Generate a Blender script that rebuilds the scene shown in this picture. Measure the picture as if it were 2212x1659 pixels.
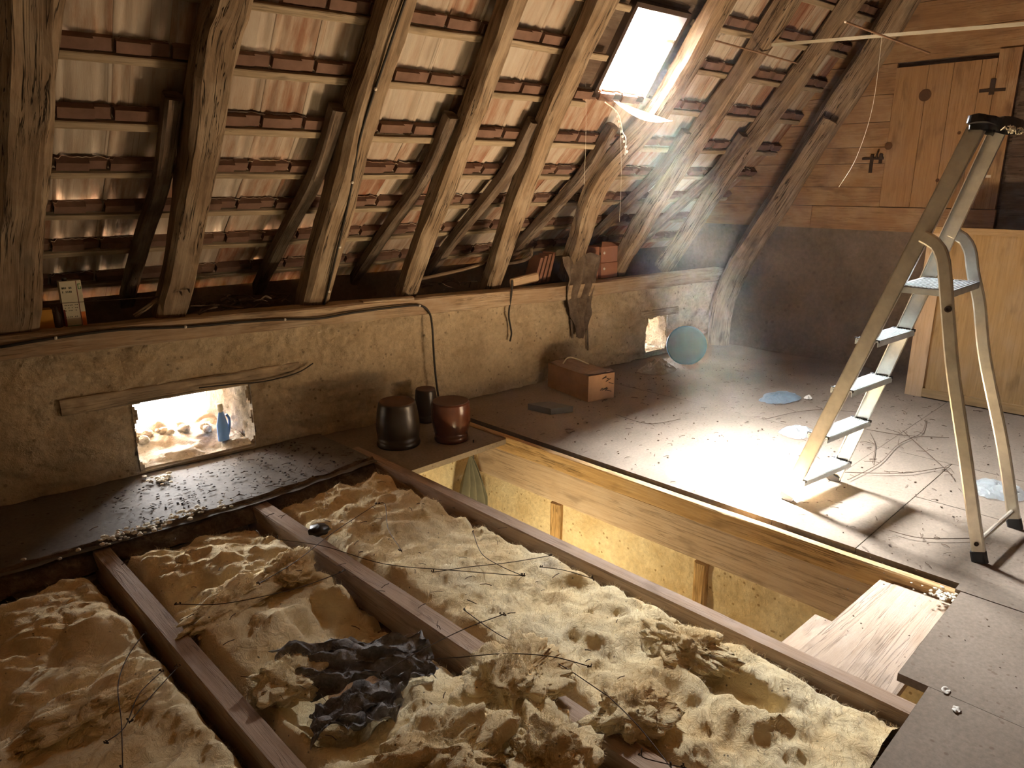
import bpy, math, random
from mathutils import Vector, noise, Matrix
R = math.radians
random.seed(7)
scene = bpy.context.scene
for o in list(bpy.data.objects):
    bpy.data.objects.remove(o)

# ------------------------------------------------------------------ camera, light, exposure
CAM_H, PITCH, YAW, FPX = 1.6, R(15.65), R(45.4), 1570.0
cam_d = bpy.data.cameras.new('camera')
cam = bpy.data.objects.new('camera', cam_d)
scene.collection.objects.link(cam)
_h = Vector((math.cos(YAW), math.sin(YAW), 0))
_r = Vector((math.sin(YAW), -math.cos(YAW), 0))
_f = _h * math.cos(PITCH) + Vector((0, 0, -math.sin(PITCH)))
_u = _r.cross(_f)
M = Matrix((_r, _u, -_f)).transposed().to_4x4()
M.translation = Vector((0, 0, CAM_H))
cam.matrix_world = M
cam_d.sensor_fit = 'HORIZONTAL'
cam_d.sensor_width = 36.0
cam_d.lens = 36.0 * FPX / 2212.0
cam_d.clip_start = 0.02
scene.camera = cam

vs = scene.view_settings
vs.view_transform = 'Standard'
vs.look = 'None'
vs.gamma = 1.0
vs.use_curve_mapping = False
vs.exposure = 0.0
cy = scene.cycles
cy.use_denoising = True
cy.use_adaptive_sampling = True
cy.adaptive_threshold = 0.05
cy.max_bounces = 8
cy.diffuse_bounces = 5
cy.glossy_bounces = 4
cy.transmission_bounces = 4
cy.transparent_max_bounces = 12
cy.volume_bounces = 0
cy.sample_clamp_indirect = 0
cy.use_guiding = True
cy.use_surface_guiding = True
cy.use_volume_guiding = False
cy.caustics_reflective = False
cy.caustics_refractive = False

world = bpy.data.worlds.new('World')
scene.world = world
world.use_nodes = True
SUN_DIR = Vector((-0.65, -1.36, -2.41)).normalized()
def sky_nodes():
    nt = world.node_tree
    bg = nt.nodes['Background']
    tc = nt.nodes.new('ShaderNodeTexCoord')
    dp = nt.nodes.new('ShaderNodeVectorMath')
    dp.operation = 'DOT_PRODUCT'
    dp.inputs[1].default_value = tuple(-SUN_DIR)
    nt.links.new(tc.outputs['Generated'], dp.inputs[0])
    mr = nt.nodes.new('ShaderNodeMapRange')
    mr.interpolation_type = 'SMOOTHSTEP'
    mr.inputs['From Min'].default_value = 0.42
    mr.inputs['From Max'].default_value = 0.98
    mr.inputs['To Min'].default_value = 8.0
    mr.inputs['To Max'].default_value = 380.0
    nt.links.new(dp.outputs['Value'], mr.inputs['Value'])
    mx = nt.nodes.new('ShaderNodeMath')
    mx.operation = 'MAXIMUM'
    mx.inputs[1].default_value = 0.0
    nt.links.new(dp.outputs['Value'], mx.inputs[0])
    pw = nt.nodes.new('ShaderNodeMath')
    pw.operation = 'POWER'
    pw.inputs[1].default_value = 26.0
    nt.links.new(mx.outputs[0], pw.inputs[0])
    ml = nt.nodes.new('ShaderNodeMath')
    ml.operation = 'MULTIPLY_ADD'
    ml.inputs[1].default_value = 1500.0
    nt.links.new(pw.outputs[0], ml.inputs[0])
    nt.links.new(mr.outputs[0], ml.inputs[2])
    nt.links.new(ml.outputs[0], bg.inputs['Strength'])
    bg.inputs['Color'].default_value = (0.90, 0.90, 0.90, 1)
sky_nodes()      # bright hazy sky, brightest round the sun

def lamp(name, kind, energy, col, loc, direction=None, **kw):
    d = bpy.data.lights.new(name, kind)
    d.energy = energy
    d.color = col
    for k, v in kw.items():
        setattr(d, k, v)
    o = bpy.data.objects.new(name, d)
    scene.collection.objects.link(o)
    o.location = loc
    if direction is not None:
        o.rotation_euler = Vector(direction).to_track_quat('-Z', 'Y').to_euler()
    return o

lamp('sun', 'SUN', 2700.0, (1.0, 0.85, 0.64), (4, 5, 6), SUN_DIR, angle=R(6.0))

# ------------------------------------------------------------------ frames of the building
# the low masonry wall runs along s; n points from it into the attic
AW = math.atan(0.08)
O0 = Vector((0, 4.28, 0))
ES = Vector((math.cos(AW), -math.sin(AW), 0))
EN = Vector((-math.sin(AW), -math.cos(AW), 0))
EZ = Vector((0, 0, 1))
def W(s, n, z):
    return O0 + ES * s + EN * n + EZ * z
PH, PH2 = R(55), R(40)
UP = EN * math.cos(PH) + EZ * math.sin(PH)
OUT = -EN * math.sin(PH) + EZ * math.cos(PH)
UP2 = EN * math.cos(PH2) + EZ * math.sin(PH2)
OUT2 = -EN * math.sin(PH2) + EZ * math.cos(PH2)
for (pc, pn, sx, sy) in ((W(0, 0, 0.86) + ES * 4.29 + UP * 1.75 + OUT * .30, -OUT, .60, .70), (W(1.5, -.52, .28), EN, .60, .36), (W(5.68, -.52, .24), EN, .30, .36)):
    po = lamp('daylight_portal', 'AREA', 1.0, (1, 1, 1), pc, pn, shape='RECTANGLE', size=sx, size_y=sy)
    po.data.cycles.is_portal = True
ZS = 0.86
TB = 1.05
def S(s, t, off):
    """point on the roof: t metres up the slope, off metres outwards of the rafters' inner face"""
    if t >= TB:
        return W(s, 0, ZS) + UP * t + OUT * off
    P = W(s, 0, ZS) + UP * TB
    P = P + OUT * 0.15 - UP2 * (TB - t)
    b = (off - 0.15)
    k = min(1, (TB - t) / 0.1)
    return P + (OUT * (1 - k) + OUT2 * k) * b
def RF(s, t, off=0.0):
    return W(s, 0, ZS) + UP * t + OUT * off
def ray(u, v):
    return _f + _r * ((u - 1106) / FPX) - _u * ((v - 829.5) / FPX)
def on(u, v, axis, val):
    d = ray(u, v)
    p = Vector((0, 0, CAM_H))
    return p + d * ((val - p[axis]) / d[axis])
def on_wall(u, v, n=0.0):
    d = ray(u, v)
    p = Vector((0, 0, CAM_H))
    return p + d * ((W(0, n, 0) - p).dot(EN) / d.dot(EN))

# ------------------------------------------------------------------ materials
def nodes_of(name):
    m = bpy.data.materials.new(name)
    m.use_nodes = True
    nt = m.node_tree
    b = nt.nodes['Principled BSDF']
    return m, nt, b
def nd(nt, kind, **kw):
    n = nt.nodes.new(kind)
    for k, v in kw.items():
        if k.startswith('i_'):
            n.inputs[k[2:].replace('_', ' ')].default_value = v
        else:
            setattr(n, k, v)
    return n
def ramp(nt, src, stops):
    r = nt.nodes.new('ShaderNodeValToRGB')
    e = r.color_ramp.elements
    while len(e) > 1:
        e.remove(e[-1])
    e[0].position, e[0].color = stops[0][0], (*stops[0][1], 1)
    for p, c in stops[1:]:
        x = e.new(p)
        x.color = (*c, 1)
    nt.links.new(src, r.inputs['Fac'])
    return r.outputs['Color']
def mixc(nt, f, a, b, mode='MIX'):
    n = nt.nodes.new('ShaderNodeMix')
    n.data_type = 'RGBA'
    n.blend_type = mode
    for k, v in ((0, f), (6, a), (7, b)):
        if hasattr(v, 'is_linked'):
            nt.links.new(v, n.inputs[k])
        elif isinstance(v, (int, float)):
            n.inputs[k].default_value = v
        else:
            n.inputs[k].default_value = (*v, 1)
    return n.outputs[2]
def math_(nt, op, a, b=0.5, clamp=False):
    n = nt.nodes.new('ShaderNodeMath')
    n.operation = op
    n.use_clamp = clamp
    for i, v in enumerate((a, b)):
        if hasattr(v, 'is_linked'):
            nt.links.new(v, n.inputs[i])
        else:
            n.inputs[i].default_value = v
    return n.outputs[0]
def tex(nt, coord, scale=(1, 1, 1), noise_scale=5, detail=6, rough=0.6, kind='noise', dist=0.0):
    mp = nt.nodes.new('ShaderNodeMapping')
    mp.inputs['Scale'].default_value = scale
    nt.links.new(coord, mp.inputs['Vector'])
    if kind == 'noise':
        t = nd(nt, 'ShaderNodeTexNoise')
        t.inputs['Scale'].default_value = noise_scale
        t.inputs['Detail'].default_value = detail
        t.inputs['Roughness'].default_value = rough
        t.inputs['Distortion'].default_value = dist
        nt.links.new(mp.outputs[0], t.inputs['Vector'])
        return t.outputs['Fac']
    t = nd(nt, 'ShaderNodeTexVoronoi')
    t.inputs['Scale'].default_value = noise_scale
    nt.links.new(mp.outputs[0], t.inputs['Vector'])
    return t.outputs['Distance']
def bump(nt, b, h, strength=0.5, dist=0.01):
    n = nd(nt, 'ShaderNodeBump')
    n.inputs['Strength'].default_value = strength
    n.inputs['Distance'].default_value = dist
    nt.links.new(h, n.inputs['Height'])
    nt.links.new(n.outputs[0], b.inputs['Normal'])

def wood(name, dark, light, dust=(0.42, 0.36, 0.29), dust_amt=0.35, crack=0.7, rough=0.85, rnd=True):
    """grain runs along U of the uv map (metres)"""
    m, nt, b = nodes_of(name)
    tc = nd(nt, 'ShaderNodeTexCoord')
    uv = tc.outputs['UV']
    if rnd:
        oi = nd(nt, 'ShaderNodeObjectInfo')
        va = nd(nt, 'ShaderNodeVectorMath', operation='ADD')
        cb = nd(nt, 'ShaderNodeCombineXYZ')
        nt.links.new(math_(nt, 'MULTIPLY', oi.outputs['Random'], 37.0), cb.inputs[2])
        nt.links.new(uv, va.inputs[0])
        nt.links.new(cb.outputs[0], va.inputs[1])
        uv = va.outputs[0]
    g = tex(nt, uv, (1.2, 22, 1), 3.0, 8, 0.65, dist=0.6)
    col = ramp(nt, g, [(0.25, dark), (0.5, tuple((a + c) / 2 for a, c in zip(dark, light))), (0.75, light)])
    du = tex(nt, uv, (1.5, 3, 1), 3.0, 5, 0.6)
    col = mixc(nt, math_(nt, 'MULTIPLY', ramp_f(nt, du, 0.4, 0.7), dust_amt), col, dust)
    st = tex(nt, uv, (2.0, 5, 1), 2.3, 3, 0.5)
    col = mixc(nt, math_(nt, 'MULTIPLY', ramp_f(nt, st, 0.55, 0.75), 0.5), col, tuple(x * 0.45 for x in dark))
    ck = tex(nt, uv, (0.5, 14, 1), 2.6, 4, 0.5, dist=1.2)
    ckf = ramp_f(nt, math_(nt, 'ABSOLUTE', math_(nt, 'SUBTRACT', ck, 0.5)), 0.022, 0.004)
    ckf = math_(nt, 'MULTIPLY', ckf, ramp_f(nt, tex(nt, uv, (1, 4, 1), 1.6, 2, 0.5), 0.40, 0.52))
    col = mixc(nt, math_(nt, 'MULTIPLY', ckf, crack), col, tuple(x * 0.12 for x in dark))
    h = tex(nt, uv, (8, 10, 8), 12, 3, 0.6, kind='vor')
    hf = ramp_f(nt, h, 0.09, 0.05)
    col = mixc(nt, math_(nt, 'MULTIPLY', hf, 0.6 * crack), col, tuple(x * 0.15 for x in dark))
    nt.links.new(col, b.inputs['Base Color'])
    b.inputs['Roughness'].default_value = rough
    b.inputs['Specular IOR Level'].default_value = 0.2
    hh = math_(nt, 'SUBTRACT', math_(nt, 'MULTIPLY', g, 0.5), math_(nt, 'MULTIPLY', ckf, crack))
    bump(nt, b, hh, 0.6, 0.008)
    return m
def ramp_f(nt, src, a, b_):
    mr = nd(nt, 'ShaderNodeMapRange')
    mr.interpolation_type = 'SMOOTHSTEP'
    mr.inputs['From Min'].default_value = a
    mr.inputs['From Max'].default_value = b_
    nt.links.new(src, mr.inputs['Value'])
    return mr.outputs[0]

def mottled(name, c1, c2, c3=None, scale=4.0, fine=40.0, rough=0.95, bs=0.6, bd=0.01, specks=None, spec=0.15):
    m, nt, b = nodes_of(name)
    tc = nd(nt, 'ShaderNodeTexCoord')
    gm = nd(nt, 'ShaderNodeNewGeometry')
    p = gm.outputs['Position']
    a = tex(nt, p, (1, 1, 1), scale, 8, 0.6)
    col = ramp(nt, a, [(0.3, c1), (0.55, c2), (0.75, c3 or c2)])
    f = tex(nt, p, (1, 1, 1), fine, 6, 0.7)
    col = mixc(nt, 0.35, col, ramp(nt, f, [(0.3, (0.15, 0.13, 0.11)), (0.7, (1, 1, 1))]), 'MULTIPLY')
    if specks:
        sp = tex(nt, p, (1, 1, 1), specks[1], 2, 0.5, kind='vor')
        sel = ramp_f(nt, tex(nt, p, (1, 1, 1), specks[1] * 0.35, 2, 0.5), 0.5, 0.56)
        sf = math_(nt, 'MULTIPLY', ramp_f(nt, sp, 0.24, 0.14), sel)
        col = mixc(nt, math_(nt, 'MULTIPLY', sf, specks[2]), col, specks[0])
    nt.links.new(col, b.inputs['Base Color'])
    b.inputs['Roughness'].default_value = rough
    b.inputs['Specular IOR Level'].default_value = spec
    bump(nt, b, math_(nt, 'ADD', a, math_(nt, 'MULTIPLY', f, 0.5)), bs, bd)
    return m
def plain(name, c, rough=0.6, metal=0.0, spec=0.3, noise_amt=0.2, alpha=1.0, sc=9.0):
    m, nt, b = nodes_of(name)
    tc = nd(nt, 'ShaderNodeTexCoord')
    a = tex(nt, tc.outputs['Object'], (1, 1, 1), sc, 6, 0.65)
    col = mixc(nt, noise_amt, c, ramp(nt, a, [(0.3, tuple(x * 0.35 for x in c)), (0.7, tuple(min(1, x * 1.4) for x in c))]))
    nt.links.new(col, b.inputs['Base Color'])
    b.inputs['Roughness'].default_value = rough
    b.inputs['Metallic'].default_value = metal
    b.inputs['Specular IOR Level'].default_value = spec
    b.inputs['Alpha'].default_value = alpha
    return m

MT = {}
MT['rafter'] = wood('rafter_wood', (0.10, 0.062, 0.036), (0.36, 0.26, 0.165), dust=(0.40, 0.325, 0.235), dust_amt=0.5, crack=0.95)
MT['rafter_dark'] = wood('sprocket_wood', (0.06, 0.04, 0.028), (0.20, 0.14, 0.095), dust_amt=0.3)
MT['batten'] = wood('batten_wood', (0.22, 0.165, 0.10), (0.44, 0.35, 0.24), dust_amt=0.2, crack=0.3)
MT['joist'] = wood('joist_wood', (0.30, 0.20, 0.13), (0.46, 0.33, 0.23), dust=(0.42, 0.32, 0.25), dust_amt=0.7, crack=0.25)
MT['trimmer'] = wood('trimmer_wood', (0.36, 0.21, 0.08), (0.62, 0.42, 0.20), dust_amt=0.2, crack=0.5)
MT['sill'] = wood('sill_wood', (0.26, 0.17, 0.10), (0.50, 0.37, 0.24), dust=(0.5, 0.41, 0.3), dust_amt=0.6, crack=0.4)
MT['lintel'] = wood('dusty_lintel_wood', (0.24, 0.18, 0.12), (0.46, 0.36, 0.24), dust=(0.60, 0.48, 0.32), dust_amt=0.9, crack=0.5)
MT['pine'] = wood('pine_boards', (0.25, 0.14, 0.07), (0.39, 0.235, 0.12), dust=(0.50, 0.37, 0.22), dust_amt=0.45, crack=0.25)
MT['door'] = wood('door_pine', (0.30, 0.17, 0.08), (0.42, 0.26, 0.13), dust_amt=0.1, crack=0.12)
MT['darkwood'] = wood('dark_wood', (0.06, 0.04, 0.03), (0.14, 0.095, 0.065), dust_amt=0.2)
MT['panel'] = wood('panel_wood', (0.30, 0.19, 0.08), (0.44, 0.29, 0.13), dust_amt=0.2, crack=0.1)
MT['panel_edge'] = wood('panel_edge_wood', (0.50, 0.34, 0.19), (0.62, 0.45, 0.28), dust_amt=0.2, crack=0.1)  # light on the panel's side strip put into the colour; offcut simply pale
MT['plank'] = wood('plank_wood', (0.40, 0.29, 0.20), (0.58, 0.45, 0.33), dust=(0.55, 0.45, 0.36), dust_amt=0.6, crack=0.3)
MT['plaster'] = mottled('earth_plaster', (0.48, 0.37, 0.235), (0.66, 0.53, 0.35), (0.72, 0.60, 0.42), 3.0, 28, bs=1.0, bd=0.035, specks=((0.10, 0.07, 0.05), 22, 0.5))
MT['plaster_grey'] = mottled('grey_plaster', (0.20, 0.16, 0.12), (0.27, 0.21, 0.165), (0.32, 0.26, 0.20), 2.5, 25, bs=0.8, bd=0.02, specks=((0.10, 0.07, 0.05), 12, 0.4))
MT['lower_plaster'] = mottled('yellow_plaster', (0.66, 0.50, 0.28), (0.80, 0.68, 0.45), (0.84, 0.75, 0.54), 4.0, 30, bs=1.0, bd=0.02, specks=((0.25, 0.15, 0.06), 26, 0.7))
MT['reveal'] = mottled('lime_mortar', (0.55, 0.45, 0.32), (0.75, 0.66, 0.52), (0.8, 0.74, 0.62), 8.0, 50, bs=1.0, bd=0.04, specks=((0.25, 0.18, 0.1), 40, 0.6))
MT['floor'] = mottled('dusty_floor_boards', (0.22, 0.175, 0.13), (0.28, 0.225, 0.172), (0.325, 0.265, 0.205), 2.0, 60, bs=0.3, bd=0.004, specks=((0.14, 0.09, 0.06), 30, 0.6))
MT['floor_grey'] = mottled('grey_dusty_board', (0.15, 0.13, 0.11), (0.20, 0.175, 0.15), (0.24, 0.215, 0.19), 3.0, 50, rough=0.8, bs=0.5, bd=0.006, specks=((0.05, 0.04, 0.03), 26, 0.95), spec=0.1)
MT['rot'] = mottled('rotten_wood_edge', (0.09, 0.06, 0.04), (0.20, 0.14, 0.09), (0.32, 0.24, 0.16), 12.0, 70, bs=1.0, bd=0.02)
MT['alu'] = plain('aluminium', (0.74, 0.69, 0.58), 0.33, 0.6, 0.5, 0.3, sc=14)
MT['step'] = plain('step_aluminium', (0.66, 0.72, 0.75), 0.45, 0.25, 0.5, 0.3, sc=18)
MT['black'] = plain('black_plastic', (0.02, 0.018, 0.016), 0.35, 0, 0.5)
MT['rubber'] = plain('rubber', (0.06, 0.06, 0.065), 0.8)
MT['card'] = plain('cardboard', (0.38, 0.22, 0.12), 0.9, 0, 0.1, 0.3)
MT['card_red'] = plain('reddish_cardboard', (0.34, 0.165, 0.105), 0.9, 0, 0.1, 0.2)
MT['card_top'] = plain('dusty_cardboard_top', (0.30, 0.22, 0.17), 0.95, 0, 0.1, 0.3)
MT['obox'] = plain('orange_cardboard', (0.50, 0.26, 0.05), 0.8, 0, 0.2, 0.15)
MT['pot'] = plain('brown_glaze', (0.095, 0.030, 0.015), 0.20, 0, 0.6, 0.35)
MT['pot_dark'] = plain('dark_brown_glaze', (0.045, 0.03, 0.02), 0.35, 0, 0.5, 0.35)
MT['pot_base'] = plain('dusty_pot_base', (0.15, 0.095, 0.07), 0.95, 0, 0.1, 0.2)
MT['slate'] = plain('dark_grey_block', (0.16, 0.15, 0.14), 0.85, 0, 0.2, 0.25)
MT['tub'] = plain('blue_plastic', (0.03, 0.14, 0.23), 0.45, 0, 0.4, 0.15)
MT['bag'] = plain('pale_plastic_bag', (0.50, 0.58, 0.60), 0.3, 0, 0.6, 0.3, alpha=0.55)
MT['dustbag'] = plain('dusty_bag', (0.42, 0.38, 0.31), 0.6, 0, 0.4, 0.3, alpha=0.75)
MT['bluebag'] = plain('blue_plastic_sheet', (0.28, 0.40, 0.52), 0.3, 0, 0.6, 0.3, alpha=0.8)
MT['cable'] = plain('dark_cable', (0.035, 0.028, 0.022), 0.6)
MT['wire'] = plain('rusty_wire', (0.07, 0.045, 0.03), 0.6, 0.3)
MT['clip'] = plain('pale_clip', (0.7, 0.66, 0.58), 0.5)
MT['brick'] = plain('clay_red', (0.29, 0.15, 0.10), 0.95, 0, 0.1, 0.4)
MT['bottle'] = plain('blue_bottle_plastic', (0.16, 0.36, 0.80), 0.35, 0, 0.5, 0.05)
MT['cream'] = plain('cream_plastic', (0.72, 0.66, 0.50), 0.5)
MT['antenna'] = plain('antenna_tube', (0.50, 0.47, 0.36), 0.5, 0.3)
MT['rust'] = plain('rusty_rod', (0.22, 0.13, 0.08), 0.7, 0.3)
MT['iron'] = plain('dark_iron', (0.05, 0.03, 0.02), 0.8)
MT['cloth'] = plain('dark_cloth', (0.16, 0.15, 0.11), 0.95, 0, 0.1, 0.3)
MT['burlap'] = mottled('dusty_sacking', (0.12, 0.085, 0.06), (0.20, 0.15, 0.11), (0.27, 0.21, 0.16), 14, 80, bs=0.8, bd=0.01)
MT['paper'] = mottled('grey_backing_felt', (0.12, 0.11, 0.10), (0.30, 0.28, 0.265), (0.48, 0.46, 0.44), 14, 90, bs=0.9, bd=0.01)
MT['twig'] = plain('twig', (0.11, 0.07, 0.045), 0.9)
MT['rubble'] = plain('pale_crumbs', (0.62, 0.56, 0.44), 0.95, 0, 0.1, 0.3)
MT['web'] = plain('dusty_cobweb', (0.55, 0.48, 0.38), 0.95, 0, 0.1, 0.2, alpha=0.5)
MT['webthread'] = plain('cobweb_thread', (0.75, 0.7, 0.6), 0.9, 0, 0.1)
MT['label_white'] = plain('can_cream', (0.62, 0.58, 0.44), 0.5, 0, 0.4, 0.15)
MT['label_orange'] = plain('can_orange', (0.62, 0.17, 0.03), 0.5, 0, 0.4)
MT['label_green'] = plain('can_green', (0.08, 0.22, 0.08), 0.5, 0, 0.4)
MT['label_maroon'] = plain('can_maroon', (0.16, 0.02, 0.02), 0.5, 0, 0.4)
MT['knot'] = plain('dark_knot', (0.13, 0.07, 0.035), 0.8, 0, 0.1, 0.4)
MT['ink'] = plain('ink', (0.05, 0.06, 0.045), 0.6)

def wool_mat():
    m, nt, b = nodes_of('yellow_glass_wool')
    gm = nd(nt, 'ShaderNodeNewGeometry')
    p = gm.outputs['Position']
    a = tex(nt, p, (1, 1, 1), 3.2, 6, 0.6)
    col = ramp(nt, a, [(0.3, (0.74, 0.52, 0.24)), (0.5, (0.87, 0.71, 0.41)), (0.72, (0.91, 0.80, 0.54))])
    g = tex(nt, p, (1, 1, 1), 1.7, 7, 0.65)
    col = mixc(nt, math_(nt, 'MULTIPLY', ramp_f(nt, g, 0.60, 0.74), 0.6), col, (0.40, 0.34, 0.29))
    f = tex(nt, p, (1, 1, 1), 60, 5, 0.7)
    col = mixc(nt, 0.12, col, ramp(nt, f, [(0.3, (0.5, 0.36, 0.2)), (0.7, (1, 1, 1))]), 'MULTIPLY')
    sp = tex(nt, p, (1, 1, 1), 45, 2, 0.5, kind='vor')
    sel = ramp_f(nt, tex(nt, p, (1, 1, 1), 14, 2, 0.5), 0.56, 0.62)
    col = mixc(nt, math_(nt, 'MULTIPLY', math_(nt, 'MULTIPLY', ramp_f(nt, sp, 0.2, 0.1), sel), 0.8), col, (0.08, 0.05, 0.03))
    nt.links.new(col, b.inputs['Base Color'])
    b.inputs['Roughness'].default_value = 1.0
    b.inputs['Specular IOR Level'].default_value = 0.05
    b.inputs['Sheen Weight'].default_value = 0.25
    b.inputs['Sheen Roughness'].default_value = 0.5
    h = tex(nt, p, (1, 1, 1), 22, 8, 0.65, dist=1.5)
    bump(nt, b, h, 0.9, 0.014)
    return m
MT['wool'] = wool_mat()
def tile_mat():
    m, nt, b = nodes_of('clay_tiles')
    at = nd(nt, 'ShaderNodeAttribute', attribute_name='var')
    tc = nd(nt, 'ShaderNodeTexCoord')
    uv = tc.outputs['UV']
    a = tex(nt, uv, (1.5, 8, 1), 2.0, 7, 0.65)
    mx = math_(nt, 'ADD', math_(nt, 'MULTIPLY', a, 0.75), math_(nt, 'MULTIPLY', at.outputs['Fac'], 0.3))
    col = ramp(nt, mx, [(0.30, (0.24, 0.10, 0.055)), (0.42, (0.31, 0.20, 0.14)), (0.52, (0.39, 0.31, 0.24)), (0.75, (0.46, 0.41, 0.34))])
    l = tex(nt, uv, (0.6, 60, 1), 2.0, 3, 0.5)
    col = mixc(nt, math_(nt, 'MULTIPLY', ramp_f(nt, l, 0.6, 0.72), 0.5), col, (0.12, 0.07, 0.05))
    nt.links.new(col, b.inputs['Base Color'])
    b.inputs['Roughness'].default_value = 0.95
    b.inputs['Specular IOR Level'].default_value = 0.1
    bump(nt, b, a, 0.5, 0.01)
    return m
MT['tile'] = tile_mat()
MT['tile_head'] = plain('clay_tile_heads', (0.19, 0.115, 0.085), 0.95, 0, 0.1, 0.45)
def glass_mat():
    m, nt, b = nodes_of('dusty_window_glass')
    nt.nodes.remove(b)
    t = nd(nt, 'ShaderNodeBsdfTransparent')
    t.inputs[0].default_value = (0.93, 0.96, 1, 1)
    g = nd(nt, 'ShaderNodeBsdfGlossy')
    g.inputs['Roughness'].default_value = 0.1
    mx = nd(nt, 'ShaderNodeMixShader')
    mx.inputs[0].default_value = 0.05
    nt.links.new(t.outputs[0], mx.inputs[1])
    nt.links.new(g.outputs[0], mx.inputs[2])
    nt.links.new(mx.outputs[0], nt.nodes['Material Output'].inputs['Surface'])
    return m
MT['glass'] = glass_mat()

# ------------------------------------------------------------------ mesh helpers
class MB:
    def __init__(self):
        self.v, self.f, self.uv, self.var = [], [], [], []
    def quad(self, a, b, c, d, uv=None, var=0.5):
        i = len(self.v)
        self.v += [tuple(a), tuple(b), tuple(c), tuple(d)]
        self.f.append((i, i + 1, i + 2, i + 3))
        if uv is None:
            L1 = (Vector(b) - Vector(a)).length
            L2 = (Vector(d) - Vector(a)).length
            uv = ((0, 0), (L1, 0), (L1, L2), (0, L2))
        self.uv.append(uv)
        self.var.append(var)
    def grid(self, fn, nu, nv, uvs=(1, 1), var=0.5, closed=False, keep=None):
        base = len(self.v)
        for j in range(nv + 1):
            for i in range(nu + 1):
                self.v.append(tuple(fn(i / nu, j / nv)))
        for j in range(nv):
            for i in range(nu):
                if keep and not keep((i + .5) / nu, (j + .5) / nv):
                    continue
                a = base + j * (nu + 1) + i
                self.f.append((a, a + 1, a + nu + 2, a + nu + 1))
                u0, u1, v0, v1 = i / nu * uvs[0], (i + 1) / nu * uvs[0], j / nv * uvs[1], (j + 1) / nv * uvs[1]
                self.uv.append(((u0, v0), (u1, v0), (u1, v1), (u0, v1)))
                self.var.append(var)
    def box(self, o, x, y, z):
        """box from corner o with edge vectors x, y, z; grain along x"""
        o, x, y, z = map(Vector, (o, x, y, z))
        if x.cross(y).dot(z) < 0:
            y, z = z, y
        P = lambda a, b, c: o + x * a + y * b + z * c
        r = random.random() * 5
        lx, ly, lz = x.length, y.length, z.length
        def q(a, b, c, d, lu, lv, k):
            self.quad(a, b, c, d, ((k, k), (k + lu, k), (k + lu, k + lv), (k, k + lv)))
        q(P(0, 0, 0), P(0, 1, 0), P(1, 1, 0), P(1, 0, 0), ly, lx, r)
        self.uv[-1] = ((r, r), (r, r + ly), (r + lx, r + ly), (r + lx, r))
        q(P(0, 0, 1), P(1, 0, 1), P(1, 1, 1), P(0, 1, 1), lx, ly, r + 1)
        q(P(0, 0, 0), P(1, 0, 0), P(1, 0, 1), P(0, 0, 1), lx, lz, r + 2)
        q(P(1, 1, 0), P(0, 1, 0), P(0, 1, 1), P(1, 1, 1), lx, lz, r + 3)
        q(P(0, 1, 0), P(0, 0, 0), P(0, 0, 1), P(0, 1, 1), ly, lz, r + 4)
        q(P(1, 0, 0), P(1, 1, 0), P(1, 1, 1), P(1, 0, 1), ly, lz, r + 4)
    def bar(self, pts, w, d, nrm, irr=0.0, seg=0.06, seed=0.0, rnd=0.18, wf=None):
        """timber through pts; nrm = direction the thickness d goes to (from the front face); w across"""
        pts = [Vector(p) for p in pts]
        L = [0]
        for a, b in zip(pts, pts[1:]):
            L.append(L[-1] + (b - a).length)
        n = max(1, int(L[-1] / seg))
        nrm = Vector(nrm).normalized()
        rings = []
        cs = []
        for (cx, cy) in ((-1, -1), (1, -1), (1, 1), (-1, 1)):
            pass
        r = rnd
        prof = [(-0.5 + r, 0), (-0.2, 0), (0.15, 0), (0.5 - r, 0), (0.5, r), (0.5, 0.5), (0.5, 1 - r), (0.5 - r, 1), (0, 1), (-0.5 + r, 1), (-0.5, 1 - r), (-0.5, 0.5), (-0.5, r)]
        per = [0]
        for k in range(len(prof)):
            a, b = prof[k], prof[(k + 1) % len(prof)]
            per.append(per[-1] + math.hypot((b[0] - a[0]) * w, (b[1] - a[1]) * d))
        base = len(self.v)
        m = len(prof)
        for i in range(n + 1):
            t = L[-1] * i / n
            k = 0
            while k < len(L) - 2 and t > L[k + 1]:
                k += 1
            q = (t - L[k]) / max(1e-6, L[k + 1] - L[k])
            # smooth interpolation
            p0 = pts[max(0, k - 1)]; p1 = pts[k]; p2 = pts[k + 1]; p3 = pts[min(len(pts) - 1, k + 2)]
            if len(pts) > 2:
                P = 0.5 * ((2 * p1) + (-p0 + p2) * q + (2 * p0 - 5 * p1 + 4 * p2 - p3) * q * q + (-p0 + 3 * p1 - 3 * p2 + p3) * q ** 3)
                T = (p2 - p1).normalized()
            else:
                P = p1.lerp(p2, q)
                T = (p2 - p1).normalized()
            Wd = T.cross(nrm).normalized()
            N2 = Wd.cross(T).normalized()
            if N2.dot(nrm) < 0:
                N2 = -N2
            ww = w * (wf(t / L[-1]) if wf else 1)
            for j, (a, b) in enumerate(prof):
                v = P + Wd * a * ww + N2 * b * d
                if irr:
                    q1 = noise.noise_vector(Vector((t * 2.2, j * 0.37, seed)))
                    q2 = noise.noise_vector(Vector((t * 9, j * 0.9, seed + 5)))
                    v += q1 * irr + q2 * irr * 0.35
                self.v.append(tuple(v))
        for i in range(n):
            for j in range(m):
                a = base + i * m + j
                b = base + i * m + (j + 1) % m
                self.f.append((a, b, b + m, a + m))
                u0, u1 = L[-1] * i / n + seed, L[-1] * (i + 1) / n + seed
                self.uv.append(((u0, per[j]), (u0, per[j + 1]), (u1, per[j + 1]), (u1, per[j])))
                self.var.append(0.5)
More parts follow.
